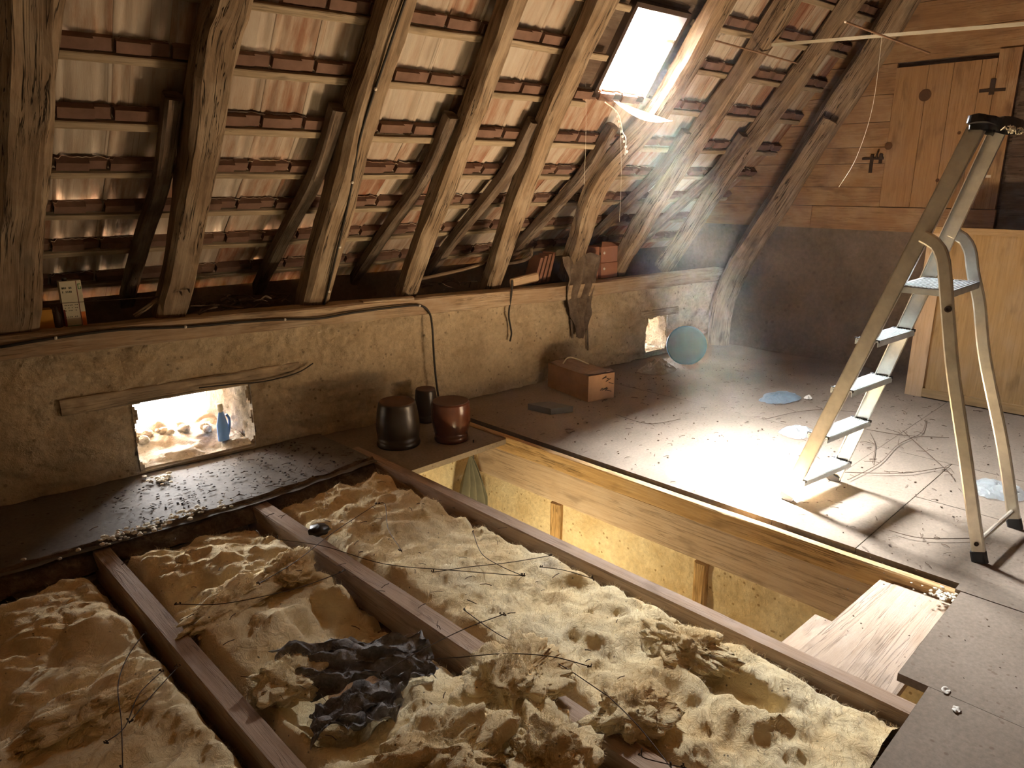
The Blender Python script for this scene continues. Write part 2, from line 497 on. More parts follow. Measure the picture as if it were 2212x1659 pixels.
        for i, flip in ((0, True), (n, False)):
            idx = [base + i * m + j for j in range(m)]
            if flip:
                idx = idx[::-1]
            self.f.append(tuple(idx))
            self.uv.append(tuple((seed + prof[j][0] * w, prof[j][1] * d) for j in (range(m - 1, -1, -1) if flip else range(m))))
            self.var.append(0.5)
    def tube(self, pts, rad, sides=6, smooth=True, radf=None, cap=True):
        pts = [Vector(p) for p in pts]
        if smooth and len(pts) > 2:
            q = []
            for k in range(len(pts) - 1):
                p0 = pts[max(0, k - 1)]; p1 = pts[k]; p2 = pts[k + 1]; p3 = pts[min(len(pts) - 1, k + 2)]
                for i in range(6):
                    t = i / 6
                    q.append(0.5 * ((2 * p1) + (-p0 + p2) * t + (2 * p0 - 5 * p1 + 4 * p2 - p3) * t * t + (-p0 + 3 * p1 - 3 * p2 + p3) * t ** 3))
            q.append(pts[-1])
            pts = q
        base = len(self.v)
        ref = Vector((0.13, 0.21, 0.97))
        n = len(pts)
        for i, P in enumerate(pts):
            T = (pts[min(n - 1, i + 1)] - pts[max(0, i - 1)])
            T = T.normalized() if T.length > 1e-9 else Vector((0, 0, 1))
            if abs(T.dot(ref)) > 0.95:
                ref = Vector((1, 0, 0))
            A = T.cross(ref).normalized()
            B = T.cross(A).normalized()
            r = rad * (radf(i / (n - 1)) if radf else 1)
            for k in range(sides):
                an = 2 * math.pi * k / sides
                self.v.append(tuple(P + A * math.cos(an) * r + B * math.sin(an) * r))
        for i in range(n - 1):
            for k in range(sides):
                a = base + i * sides + k
                b = base + i * sides + (k + 1) % sides
                self.f.append((a, b, b + sides, a + sides))
                self.uv.append(((i * .02, k / sides * .03), (i * .02, (k + 1) / sides * .03), ((i + 1) * .02, (k + 1) / sides * .03), ((i + 1) * .02, k / sides * .03)))
                self.var.append(0.5)
        if cap:
            for i, fl in ((0, False), (n - 1, True)):
                idx = [base + i * sides + k for k in range(sides)]
                self.f.append(tuple(idx[::-1] if not fl else idx))
                self.uv.append(tuple((0, 0) for _ in idx))
                self.var.append(0.5)
    def lathe(self, prof, axis_o, axis=EZ, sides=32):
        axis = Vector(axis).normalized()
        ref = Vector((1, 0, 0)) if abs(axis.x) < 0.9 else Vector((0, 1, 0))
        A = axis.cross(ref).normalized()
        B = axis.cross(A)
        base = len(self.v)
        for (r, h) in prof:
            for k in range(sides):
                an = 2 * math.pi * k / sides
                self.v.append(tuple(Vector(axis_o) + axis * h + (A * math.cos(an) + B * math.sin(an)) * r))
        for i in range(len(prof) - 1):
            for k in range(sides):
                a = base + i * sides + k
                b = base + i * sides + (k + 1) % sides
                self.f.append((a, b, b + sides, a + sides))
                self.uv.append(((0, 0), (.01, 0), (.01, .01), (0, .01)))
                self.var.append(0.5)
    def blob(self, c, r, amp=0.3, seed=0, seg=8, squash=1.0):
        base = len(self.v)
        rings = seg // 2
        for j in range(rings + 1):
            th = math.pi * j / rings
            for k in range(seg):
                an = 2 * math.pi * k / seg
                d = Vector((math.sin(th) * math.cos(an), math.sin(th) * math.sin(an), math.cos(th)))
                rr = r * (1 + amp * noise.noise(d * 1.7 + Vector((seed * 3.1, seed, 0))))
                d.z *= squash
                self.v.append(tuple(Vector(c) + d * rr))
        for j in range(rings):
            for k in range(seg):
                a = base + j * seg + k
                b = base + j * seg + (k + 1) % seg
                self.f.append((a, a + seg, b + seg, b))
                self.uv.append(((0, 0), (.01, 0), (.01, .01), (0, .01)))
                self.var.append(0.5)
    def build(self, name, mat, parent=None, smooth=None, auto=None, at=None):
        me = bpy.data.meshes.new(name)
        off = Vector(at) if at is not None else Vector((0, 0, 0))
        me.from_pydata([tuple(Vector(p) - off) for p in self.v], [], self.f)
        uvl = me.uv_layers.new(name='UVMap')
        k = 0
        for p, uv in zip(me.polygons, self.uv):
            for li, c in zip(p.loop_indices, uv):
                uvl.data[li].uv = c
        if any(v != 0.5 for v in self.var):
            at_ = me.attributes.new('var', 'FLOAT', 'FACE')
            at_.data.foreach_set('value', self.var)
        me.materials.append(mat)
        if smooth:
            me.polygons.foreach_set('use_smooth', [True] * len(me.polygons))
        me.validate()
        o = bpy.data.objects.new(name, me)
        scene.collection.objects.link(o)
        if at is not None:
            o.location = off
        if parent:
            o.parent = parent
            if at is not None:
                o.location = off - Vector(parent['base'])
            else:
                o.location = -Vector(parent['base'])
        if smooth == 'auto':
            pass
        return o
def tag(o, label=None, cat=None, group=None, kind=None):
    if label: o['label'] = label
    if cat: o['category'] = cat
    if group: o['group'] = group
    if kind: o['kind'] = kind
    return o
BASES = {}
class Par:
    """an Empty at the base of a thing; parts are given in world coordinates"""
def empty(name, base, label, cat, group=None):
    o = bpy.data.objects.new(name, None)
    scene.collection.objects.link(o)
    o.location = base
    o.empty_display_size = 0.1
    o['base'] = tuple(base)
    tag(o, label, cat, group)
    return o
def part(mb, name, mat, parent, smooth=False, label=None):
    o = mb.build(name, mat, None, smooth)
    if 'base' in parent.keys():
        o.parent = parent
        o.location = -Vector(parent['base'])
    else:
        o.parent = parent
    if label:
        o['label'] = label
    return o
def bevel(o, w=0.004, seg=2):
    m = o.modifiers.new('bevel', 'BEVEL')
    m.width = w
    m.segments = seg
    m.limit_method = 'ANGLE'
    return o
def solo(mb, name, mat, label, cat, group=None, smooth=False, base=None):
    return tag(mb.build(name, mat, None, smooth, at=base), label, cat, group)
def struct(mb, name, mat, smooth=False, label=None):
    o = mb.build(name, mat, None, smooth)
    o['kind'] = 'structure'
    if label: o['label'] = label
    return o

# ------------------------------------------------------------------ the room shell
X0, X1, Y0 = -1.6, 6.62, -2.6          # extent of the attic
WT = 0.5                              # thickness of the low wall
def zsill(s):
    return 0.80 - 0.022 * s            # underside of the sill beam on the wall
OPEN = [(1.20, 1.84, 0.03, 0.42), (5.54, 5.83, 0.05, 0.37)]
def wall_noise(s, z):
    v = 0.026 * noise.fractal(Vector((s * 2.1, z * 2.6, 3.3)), 1.0, 2.0, 5)
    k = 0.5 + 0.5 * noise.noise(Vector((s * 1.1, z * 2.0, 8.0)))
    v += (0.008 + 0.012 * k) * noise.fractal(Vector((s * 9, z * 17, 1.3)), 0.8, 2.1, 5)
    v -= 0.010 * k * max(0, abs(noise.noise(Vector((s * 12, z * 26, 4.3)))) * 2 - .35)
    return v
mb = MB()
nu, nv = 820, 92
def fw(u, v):
    s = -1.6 + u * 8.25
    z = -0.12 + v * (0.82 + 0.12)
    z2 = min(z, zsill(s) + 0.03)
    edge = 0
    for (a, b, c, d) in OPEN:
        if a - .06 < s < b + .06 and c - .06 < z < d + .06:
            edge = 1
    n = wall_noise(s, z) * (0.4 if edge else 1)
    return W(s, n, z2)
def keepw(u, v):
    s = -1.6 + u * 8.25
    z = -0.12 + v * 0.94
    for (a, b, c, d) in OPEN:
        w = 0.012 * math.sin(z * 40) + 0.01 * math.sin(z * 17 + 2)
        if a + w < s < b - w and c < z < d + 0.008 * math.sin(s * 30):
            return False
    return True
mb.grid(fw, nu, nv, keep=keepw)
struct(mb, 'wall_left', MT['plaster'], smooth=True)
# reveals of the two openings (deep holes through the wall)
for k, (a, b, c, d) in enumerate(OPEN):
    mb = MB()
    def rv(p0, p1, p2, p3, seed):
        def fn(u, v):
            P = (p0 * (1 - u) + p1 * u) * (1 - v) + (p3 * (1 - u) + p2 * u) * v
            e = min(1, v * 6)
            q = noise.noise_vector(P * 7 + Vector((seed, 0, 0))) * 0.030 + noise.noise_vector(P * 25) * 0.012
            return P + q * e
        mb.grid(fn, 26, 30)
    sp = 0.10 if k == 0 else 0.03        # splayed inwards
    z1 = 0.10 if k == 0 else 0.04
    f0, f1, f2, f3 = W(a - .01, 0.01, c - .01), W(b + .01, 0.01, c - .01), W(b + .01, 0.01, d + .01), W(a - .01, 0.01, d + .01)
    g0, g1, g2, g3 = W(a + .02, -WT, c + z1), W(b - sp, -WT, c + z1), W(b - sp, -WT, d), W(a + .02, -WT, d)
    rv(f0, f1, g1, g0, 1)
    rv(f1, f2, g2, g1, 2)
    rv(f2, f3, g3, g2, 3)
    rv(f3, f0, g0, g3, 4)
    struct(mb, 'wall_left', MT['reveal'], smooth=True)
# outer face of the wall with the two holes left open (keeps daylight out elsewhere)
mb = MB()
xs = [-1.7, 1.22, 1.74, 5.56, 5.80, 7.4]
for i in range(5):
    if i in (1, 3):
        o_ = OPEN[0 if i == 1 else 1]
        mb.quad(W(xs[i], -WT, -.5), W(xs[i + 1], -WT, -.5), W(xs[i + 1], -WT, o_[2] + .04), W(xs[i], -WT, o_[2] + .04))
        mb.quad(W(xs[i], -WT, o_[3]), W(xs[i + 1], -WT, o_[3]), W(xs[i + 1], -WT, .95), W(xs[i], -WT, .95))
    else:
        mb.quad(W(xs[i], -WT, -.5), W(xs[i + 1], -WT, -.5), W(xs[i + 1], -WT, .95), W(xs[i], -WT, .95))
mb.quad(W(-1.7, -WT - .70, 0.60), W(7.4, -WT - .70, 0.60), W(7.4, -.3, 0.76), W(-1.7, -.3, 0.76))  # unseen eave overhang, drawn out to keep high sky light off the openings
mb.quad(W(-1.7, -WT - .70, 0.60), W(7.4, -WT - .70, 0.60), W(7.4, -WT - .25, 1.0), W(-1.7, -WT - .25, 1.0))
struct(mb, 'wall_left', MT['plaster_grey'])

# lower gable wall (rough, grey) and hidden walls behind the camera
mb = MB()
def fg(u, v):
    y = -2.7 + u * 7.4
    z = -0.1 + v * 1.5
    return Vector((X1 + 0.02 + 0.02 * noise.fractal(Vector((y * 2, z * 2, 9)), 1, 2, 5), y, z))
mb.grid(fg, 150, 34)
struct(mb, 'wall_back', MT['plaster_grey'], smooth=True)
mb = MB()
mb.quad((X0, Y0, -.3), (X0, 5.2, -.3), (X0, 5.2, 3.6), (X0, Y0, 3.6))
struct(mb, 'wall_front', MT['plaster'])
mb = MB()
mb.quad((X1 + .3, Y0, -.3), (X0, Y0, -.3), (X0, Y0, 3.6), (X1 + .3, Y0, 3.6))
struct(mb, 'wall_right', MT['pine'])
mb = MB()
mb.quad((X0, Y0, 3.6), (X0, 3.0, 3.6), (X1 + .4, 2.8, 3.6), (X1 + .4, Y0, 3.6))
struct(mb, 'ceiling', MT['pine'])

mb = MB()  # unseen planes under and around the attic, added to block stray daylight
mb.quad((3.17, -2.7, -.3), (3.17, 5.3, -.3), (7.5, 5.3, -.3), (7.5, -2.7, -.3))
mb.quad((3.17, -2.7, -.3), (3.17, 5.3, -.3), (3.17, 5.3, -.02), (3.17, -2.7, -.02))
mb.quad((-1.7, 3.5, -.3), (3.2, 3.5, -.3), (3.2, 5.3, -.3), (-1.7, 5.3, -.3))
mb.quad((-1.7, -2.7, -.3), (3.2, -2.7, -.3), (3.2, .3, -.3), (-1.7, .3, -.3))
mb.quad((7.3, -2.7, -.3), (7.3, 5.3, -.3), (7.3, 5.3, 4.2), (7.3, -2.7, 4.2))
mb.quad((-1.7, 0, 3.62), (7.4, 0, 3.62), (7.4, 3.4, 3.62), (-1.7, 3.4, 3.62))
struct(mb, 'floor', MT['darkwood'])
# board partition on the gable: one mesh per side of the door, boards lie in one face
GX = X1 - 0.04
mb = MB()
rows = [1.19, 1.385, 1.545, 1.735, 1.865, 2.06, 2.27, 2.50, 2.70, 2.92, 3.14, 3.4, 3.62]
for i in range(len(rows) - 1):
    z0, z1 = rows[i] + 0.002, rows[i + 1] - 0.002
    ya = 4.2 - (z0 - 1.19) * 0.2
    yb = 1.45 if (i == 0) else (2.30 if z0 < 2.45 else (1.0 if z0 < 2.6 else -2.6))
    dx = 0.004 * random.uniform(-1, 1) - (0.012 if i == 0 else 0)
    yj = 2.86 if i == 0 else None
    segs = [(ya, yb)] if yj is None else [(ya, yj + 0.002), (yj - 0.002, yb)]
    for (p, q) in segs:
        mb.box((GX + dx, p, z0), (0, q - p, 0), (0, 0, z1 - z0), (0.035, 0, 0))
struct(mb, 'wall_back', MT['pine'])
mb = MB()
mb.box((GX + .03, 4.4, 1.22), (0, -7, 0), (0, 0, 2.4), (0.02, 0, 0))
struct(mb, 'wall_back', MT['darkwood'])
# horizontal dark boards right of the door
mb = MB()
for i in range(7):
    mb.box((GX + .005 + .004 * (i % 2), 1.43, 1.2 + i * .19), (0, -4.0, 0), (0, 0, .186), (.02, 0, 0))
struct(mb, 'wall_back', MT['darkwood'])

# the boarded door in the partition
dr = empty('door_1', (GX, 1.9, 1.385), 'closed door of wide vertical pine boards in the board partition of the gable', 'door')
dr['kind'] = 'structure'
del dr['category']
ys = [2.295, 2.06, 1.885, 1.70, 1.60]
mb = MB()
for a, b in zip(ys, ys[1:]):
    mb.box((GX - .016 + .003 * random.random(), a - .0015, 1.39), (0, 0, 1.07), (0, b - a + .003, 0), (0.03, 0, 0))
part(mb, 'door_leaf', MT['door'], dr)
mb = MB()
mb.box((GX - .02, 1.597, 1.39), (0, 0, 1.13), (0, -.14, 0), (0.04, 0, 0))
part(mb, 'door_frame', MT['pine'], dr)
for (yy, zz, a_, b_) in ((2.06, 2.24, .045, .03), (2.28, 1.87, .03, .026), (1.88, 1.60, .014, .012), (1.78, 1.95, .012, .01)):
    mb = MB()
    mb.lathe([(.001, 0), (a_ * .6, 0), (a_, .001)], (GX - .0195, yy, zz), (-1, 0, 0), 18)
    part(mb, 'knot', MT['knot'], dr)
def strap(zc, y0, y1, mat, nm, w=.028):
    mb = MB()
    mb.box((GX - .022, y0, zc), (0, y1 - y0, 0), (0, 0, w), (.006, 0, 0))
    yc = (y0 + y1) / 2
    mb.box((GX - .0235, yc + .02, zc - .02), (0, -.035, 0), (0, 0, .11), (.006, 0, 0))
    return part(mb, nm, mat, dr)
strap(2.23, 1.69, 1.52, MT['iron'], 'hinge', .022)
strap(1.62, 1.66, 1.52, MT['clip'], 'hinge', .02)
# old iron pintle on the boards left of the door
ir = empty('iron_bracket', (GX, 2.4, 1.73), 'rusty cross-shaped iron bracket on the boards left of the pine door', 'bracket')
mb = MB()
mb.box((GX - .012, 2.48, 1.765), (0, -.17, 0), (0, 0, .018), (.012, 0, 0))
mb.box((GX - .014, 2.415, 1.66), (0, -.025, 0), (0, 0, .145), (.012, 0, 0))
mb.box((GX - .014, 2.345, 1.735), (0, -.025, 0), (0, 0, .075), (.012, 0, 0))
part(mb, 'plate', MT['iron'], ir)
mb = MB()
mb.tube([(GX - .014, 2.36, 1.78), (GX - .03, 2.36, 1.80), (GX - .03, 2.35, 1.83)], .007)
part(mb, 'hook', MT['iron'], ir)

# ------------------------------------------------------------------ floor
def slab(x0, x1, y0, y1, z, mat, th=0.03, nz=0.003, res=0.06, name='floor', yfn=None):
    mb = MB()
    nu_, nv_ = max(2, int((x1 - x0) / res)), max(2, int((y1 - y0) / res))
    def fn(u, v):
        x = x0 + (x1 - x0) * u
        yy0, yy1 = y0, (yfn(x) if yfn else y1)
        y = yy0 + (yy1 - yy0) * v
        return Vector((x, y, z + nz * noise.noise(Vector((x * 2, y * 2, 0)))))
    mb.grid(fn, nu_, nv_)
    def yb(x): return yfn(x) if yfn else y1
    for (a, b) in (((x0, y0), (x1, y0)), ((x1, y0), (x1, yb(x1))), ((x1, yb(x1)), (x0, yb(x0))), ((x0, yb(x0)), (x0, y0))):
        mb.quad((a[0], a[1], z - th), (b[0], b[1], z - th), (b[0], b[1], z), (a[0], a[1], z))
    mb.quad((x0, y0, z - th), (x0, yb(x0), z - th), (x1, yb(x1), z - th), (x1, y0, z - th))
    return struct(mb, name, mat, smooth=False)
wy = lambda x: 4.28 - 0.08 * x + 0.06
slab(3.185, 4.62, 1.42, 3.0, 0, MT['floor'], yfn=wy)
slab(4.623, X1 + .1, 1.42, 3.0, 0, MT['floor'], yfn=wy)
slab(3.185, 4.62, 1.02, 1.417, 0.001, MT['floor'])
slab(4.623, X1 + .1, -2.6, 1.417, 0.001, MT['floor'])
slab(3.185, 3.98, 0.60, 1.017, -0.001, MT['floor'])
slab(3.983, 4.62, -2.6, 1.017, 0, MT['floor'])
slab(3.12, 3.98, -2.6, 0.60, 0.003, MT['floor'])
slab(2.40, 3.118, -2.6, 0.58, 0.0, MT['floor'])
slab(-1.6, 2.398, -2.6, 0.485, 0.0, MT['floor'])
# the boards along the wall, left of the hole, with a broken edge
def yedge(x):
    return 3.40 + 0.03 * math.sin(x * 3.1) + 0.02 * noise.noise(Vector((x * 9, 0, 0)))
mb = MB()
def fe(u, v):
    x = -1.6 + 3.86 * u
    ya = yedge(x)
    y = ya + (wy(x) - ya) * v
    return Vector((x, y, 0.0 + 0.005 * noise.noise(Vector((x * 3, y * 3, 4)))))
mb.grid(fe, 120, 14)
struct(mb, 'floor', MT['floor_grey'], smooth=True)
mb = MB()
def fr(u, v):
    x = -1.6 + 3.86 * u
    y = yedge(x) + 0.06 - v * 0.09
    q = noise.fractal(Vector((x * 7, v * 3, 2)), 1, 2, 5)
    z = 0.012 - 0.10 * v ** 1.5 + 0.018 * q * (1 if v > 0 else 0)
    return Vector((x, y + 0.03 * noise.noise(Vector((x * 8, v * 4, 7))), z))
mb.grid(fr, 260, 12)
rot = solo(mb, 'rotten_floor_board', MT['rot'], 'dark crumbling board edge between the low wall and the yellow insulation', 'board', smooth=True)
# pot platform
slab(2.262, 3.10, 3.20, 4.1, -0.02, MT['floor'], th=0.035, yfn=wy)

# ------------------------------------------------------------------ ceiling below, storey underneath
mb = MB()
mb.quad((-1.6, 0.3, -.19), (2.30, 0.3, -.19), (2.30, 3.6, -.19), (-1.6, 3.6, -.19))
mb.quad((-1.6, 0.2, -.17), (2.30, 0.2, -.17), (2.30, 0.5, -.17), (-1.6, 0.5, -.17))
struct(mb, 'ceiling', MT['pine'])
mb = MB()
def fl(u, v):
    y = -0.2 + u * 4.0
    z = -2.2 + v * 1.85
    return Vector((3.17 + 0.012 * noise.fractal(Vector((y * 4, z * 4, 2)), 1, 2, 5), y, z))
mb.grid(fl, 150, 60)
struct(mb, 'wall_right', MT['lower_plaster'], smooth=True)
mb = MB()
def fl2(u, v):
    x = 0.2 + u * 3.0
    z = -2.2 + v * 2.14
    return Vector((x, 3.50 + 0.015 * noise.fractal(Vector((x * 4, z * 4, 5)), 1, 2, 5), z))
mb.grid(fl2, 100, 60)
struct(mb, 'wall_left', MT['lower_plaster'], smooth=True)
mb = MB()
mb.quad((0.2, -.2, -2.2), (3.2, -.2, -2.2), (3.2, 3.6, -2.2), (0.2, 3.6, -2.2))
mb.quad((0.2, -.2, -2.2), (0.2, 3.6, -2.2), (0.2, 3.6, -.1), (0.2, -.2, -.1))
mb.quad((0.2, 0.3, -2.2), (3.2, 0.3, -2.2), (3.2, 0.3, -.03), (0.2, 0.3, -.03))
struct(mb, 'floor', MT['lower_plaster'])
lb = lamp('ceiling_lamp_light', 'POINT', 34.0, (1.0, 0.80, 0.46), (2.45, 2.55, -0.62), shadow_soft_size=0.06)

# half-timber posts in the lower wall
for (yc, w_, lab) in ((2.80, .085, 'narrow wooden post in the yellow lower wall, beside the crack under the floor hole'),
                      (1.76, .075, 'narrow wooden post in the yellow lower wall, at the near end of the hole')):
    mb = MB()
    mb.bar([(3.135, yc, -2.1), (3.135, yc, -.36)], w_, 0.06, (1, 0, 0), 0.006, seed=yc)
    solo(mb, 'wall_post', MT['trimmer'], lab, 'post')

# ------------------------------------------------------------------ joists and beams of the floor
def joist(name, pts, w, d, mat, label, cat='beam', group=None, irr=0.003, nrm=(0, 0, -1), seed=0, rnd=.06, wf=None):
    mb = MB()
    mb.bar(pts, w, d, nrm, irr, seed=seed, rnd=rnd, wf=wf)
    return solo(mb, name, mat, label, cat, group, smooth=False)
GJ = 'floor joists between the insulation batts'
joist('floor_joist', [(0.765, 3.45, -.02), (0.735, 0.2, -.02)], 0.075, .15, MT['joist'], 'leftmost bare floor joist, standing between two fields of yellow insulation', group=GJ, seed=1)
joist('floor_joist', [(1.50, 3.45, -.015), (1.49, 0.2, -.015)], 0.085, .15, MT['joist'], 'middle floor joist, half buried under the torn heap of insulation', group=GJ, seed=4)
joist('floor_joist', [(2.285, 3.72, -.004), (2.255, 0.47, -.004)], 0.075, .16, MT['joist'], 'right floor joist, running along the left edge of the open hole', group=GJ, seed=8)
joist('trimmer_beam', [(3.13, 3.62, -.012), (3.13, 0.42, -.012)], 0.045, .10, MT['trimmer'], 'orange lit timber edge along the far side of the floor hole', seed=11)
joist('support_beam', [(3.155, 3.62, -.125), (3.155, 0.40, -.125)], 0.05, .215, MT['plank'], 'wide pale beam under the timber edge, above the lit yellow wall in the hole', seed=15)
mb = MB()
mb.bar([(-1.5, 3.55, -.03), (2.3, 3.55, -.03)], .1, .15, (0, 0, -1), .008, seed=2)
solo(mb, 'floor_beam', MT['darkwood'], 'dark beam under the crumbling floor edge, beyond the insulation', 'beam')
# planks at the near end of the hole
mb = MB()
mb.bar([(2.30, 0.69, -.055), (3.10, 0.69, -.055)], .255, .03, (0, 0, -1), .0015, seed=3, rnd=.02)
solo(mb, 'hole_plank', MT['plank'], 'wide dusty plank across the near end of the floor hole, against the floor boards', 'plank', 'planks closing the floor hole')
mb = MB()
mb.bar([(2.36, 0.86, -.058), (3.09, 0.83, -.058)], .085, .03, (0, 0, -1), .0015, seed=6, rnd=.02)
solo(mb, 'hole_plank', MT['plank'], 'narrow pale plank across the hole, its edge overhanging the lit gap', 'plank', 'planks closing the floor hole')
mb = MB()
mb.bar([(2.36, 0.955, -.10), (2.70, 0.94, -.10)], .085, .03, (0, 0, -1), .002, seed=9, rnd=.02)
solo(mb, 'hole_plank', MT['plank'], 'short pale plank end sticking out lower down in the near corner of the hole', 'plank', 'planks closing the floor hole')

# ------------------------------------------------------------------ sill beam on the wall, lintel
mb = MB()
mb.bar([W(-1.6, -0.005, ZS + .025), W(1.0, -.005, ZS + .01), W(2.4, -.01, ZS - .02), W(4.2, 0, ZS - .065), W(6.65, 0, ZS - .10)], .15, .12, (0, 0, -1), .008, seed=21, rnd=.08,
       wf=lambda t: 1 + .03 * math.sin(t * 20))
sill = solo(mb, 'sill_beam', MT['sill'], 'long timber sill lying along the top of the low plaster wall under all rafters', 'beam')
mb = MB()
mb.bar([W(0.86, -.02, .505), W(1.5, -.03, .50), W(2.17, -.02, .50)], .07, .085, (0, 0, -1), .004, seed=25, rnd=.06)
solo(mb, 'lintel', MT['lintel'], 'wooden lintel board above the bright opening in the low wall', 'beam')
mb = MB()
mb.bar([W(5.45, -.02, .45), W(6.0, -.02, .44)], .07, .065, (0, 0, -1), .006, seed=27, rnd=.1)
solo(mb, 'lintel', MT['lintel'], 'short dark lintel over the small hole beside the blue tub', 'beam')

# ------------------------------------------------------------------ roof: tiles, battens, rafters
SKY = (4.02, 4.56, 1.44, 2.06)      # skylight s0,s1,t0,t1
TW = 0.222
courses = [1.095 + 0.31 * k for k in range(-4, 10)]
def tile_profile(x):
    h = 0.006 * math.cos(2 * math.pi * x / 0.074)
    for c, w, a in ((0.111, 0.012, 0.012), (0.013, 0.010, 0.016), (0.205, 0.010, 0.010)):
        h += a * math.exp(-((x - c) / w) ** 2)
    return -h          # inwards
mb = MB()
hb = MB()
random.seed(11)
for ci, t in enumerate(courses):
    s = -1.7 + (ci % 2) * 0.0
    k = 0
    while s < 7.3:
        th, tt = t + 0.075, t - 0.335
        if not (s + TW > SKY[0] and s < SKY[1] and t + .02 > SKY[2] - .0 and t - .30 < SKY[3] - .0):
            var = random.random()
            jt = random.uniform(-0.006, 0.006)
            ja = random.uniform(0, 0.006)
            lift = random.uniform(0, 0.004)
            if ci in (2, 3) and s < 2.4 and random.random() < .3:
                lift = 0.008
            nx = 14
            def fn(u, v, s=s, jt=jt, lift=lift):
                x = u * (TW + .006)
                tq = tt + (th - tt) * v + jt
                a = S(s + x, tt + jt, 0.196 + lift)
                b = S(s + x, th + jt, 0.178)
                out = OUT if tq > TB else OUT2
                P = a.lerp(b, v)
                return P + out * tile_profile(x)
            mb.grid(fn, nx, 3, uvs=(0.24, 0.4), var=var)
            # random uv shift per tile
            nq = nx * 3
            sh = (random.random() * 9, random.random() * 9)
            for q in range(len(mb.uv) - nq, len(mb.uv)):
                mb.uv[q] = tuple((c[1] + sh[0], c[0] + sh[1]) for c in mb.uv[q])
            # outer face
            def fo(u, v, fn=fn):
                return fn(1 - u, v) + OUT * 0.014
            mb.grid(fo, 3, 1, uvs=(0.2, 0.4), var=var)
            # tail edge
            def ft(u, v, fn=fn):
                return fn(1 - u, 0) + OUT * 0.014 * v
            mb.grid(ft, nx, 1, uvs=(.2, .01), var=var)
            # head block with lugs, hooked over the batten
            o_ = S(s + .004, t + 0.022, 0.140)
            up_ = UP if t >= TB else UP2
            ou_ = OUT if t >= TB else OUT2
            wv = random.uniform(.13, .15)
            hb.box(o_, ES * wv, up_ * .050, ou_ * .045)
            hb.box(S(s + .004 + wv, t + 0.018, 0.155), ES * (.21 - wv), up_ * .056, ou_ * .03)
        s += TW
        k += 1
co = struct(mb, 'ceiling', MT['tile'], smooth=True, label='underside of the corrugated clay roof tiles')
ho = struct(hb, 'ceiling', MT['tile_head'])
# dark boarding far above, out of reach of the camera, closes the roof
mb = MB()
mb.quad(W(-1.7, 0, ZS) + UP * 4.0 + OUT * .2, W(7.4, 0, ZS) + UP * 4.0 + OUT * .2, W(7.4, 2.6, 3.65), W(-1.7, 2.6, 3.65))
struct(mb, 'ceiling', MT['pine'])
mb = MB()
P = lambda t, s: S(s, t, .2)
for s_ in (-1.65, 6.72):
    mb.quad(W(s_, -.75, -.3), W(s_, .3, -.3), W(s_, 0.3, 1.5), W(s_, -.75, 1.5))
struct(mb, 'wall_left', MT['plaster_grey'])

ordw = ['lowest', 'second from the eaves', 'third from the eaves', 'fourth from the eaves', 'fifth from the eaves', 'sixth from the eaves', 'seventh from the eaves', 'eighth from the eaves', 'ninth from the eaves', 'tenth from the eaves', 'eleventh from the eaves', 'twelfth from the eaves']
bi = 0
random.seed(5)
for ci, t in enumerate(courses[:12]):
    spans = [(-1.65, 7.2)]
    if SKY[2] - .05 < t < SKY[3] + .02:
        spans = [(-1.65, 3.98), (4.60, 7.2)]
    for si, (a, b) in enumerate(spans):
        up_ = UP if t >= TB else UP2
        ou_ = OUT if t >= TB else OUT2
        pts = []
        n = int((b - a) / .42)
        for i in range(n + 1):
            s = a + (b - a) * i / n
            pts.append(S(s, t - .012 + random.uniform(-.007, .007), .133 + random.uniform(0, .004)))
        mb = MB()
        mb.bar(pts, .038, .028, ou_, .002, seed=ci * 3.3 + si, rnd=.12, seg=.1)
        extra = '' if len(spans) == 1 else (', left of the skylight' if si == 0 else ', right of the skylight')
        solo(mb, 'roof_batten', MT['batten'], 'pale tile batten nailed across the rafters, ' + ordw[ci] + extra, 'batten', 'roof battens under the clay tiles')

# rafters: centre line on the inner face (s, t), width, depth
ord9 = {
 'R1': ([(0.72, -.06), (0.80, .8), (0.88, 1.66), (0.95, 2.9)], .20, .14, 'thick rafter at the left edge of the picture beside the orange box'),
 'R2': ([(1.46, -.06), (1.51, .42), (1.54, 1.2), (1.56, 1.6), (1.60, 1.9), (1.62, 3.0)], .155, .135, 'pale cracked rafter just right of the paint can'),
 'R3': ([(2.31, -.52), (2.32, -.19), (2.33, .55), (2.34, 1.32), (2.37, 1.89), (2.4, 3.1)], .165, .15, 'rafter with a cable clipped along it, its foot reaching down the wall'),
 'R4': ([(3.02, -.08), (3.02, .8), (3.03, 1.28), (3.03, 2.0), (3.03, 3.1)], .125, .13, 'split rafter standing on the sill above the three pots'),
 'R5': ([(3.80, -.13), (3.67, .87), (3.63, 1.47), (3.65, 2.1), (3.66, 3.1)], .14, .13, 'rafter left of the skylight with a short cable at its foot'),
 'R6': ([(4.64, -.10), (4.52, .31), (4.41, .85), (4.62, 1.42), (4.66, 2.1), (4.68, 3.1)], .15, .14, 'rafter right of the skylight with dusty sacking at its foot'),
 'R7': ([(5.25, -.13), (5.21, .11), (5.22, .95), (5.33, 2.01), (5.36, 3.2)], .125, .15, 'rafter right of the reddish cartons, its foot notched into the sill'),
 'R8': ([(5.93, -.14), (5.95, .95), (6.08, 2.0), (6.12, 3.2)], .13, .15, 'last straight rafter before the gable, above the small wall hole'),
}
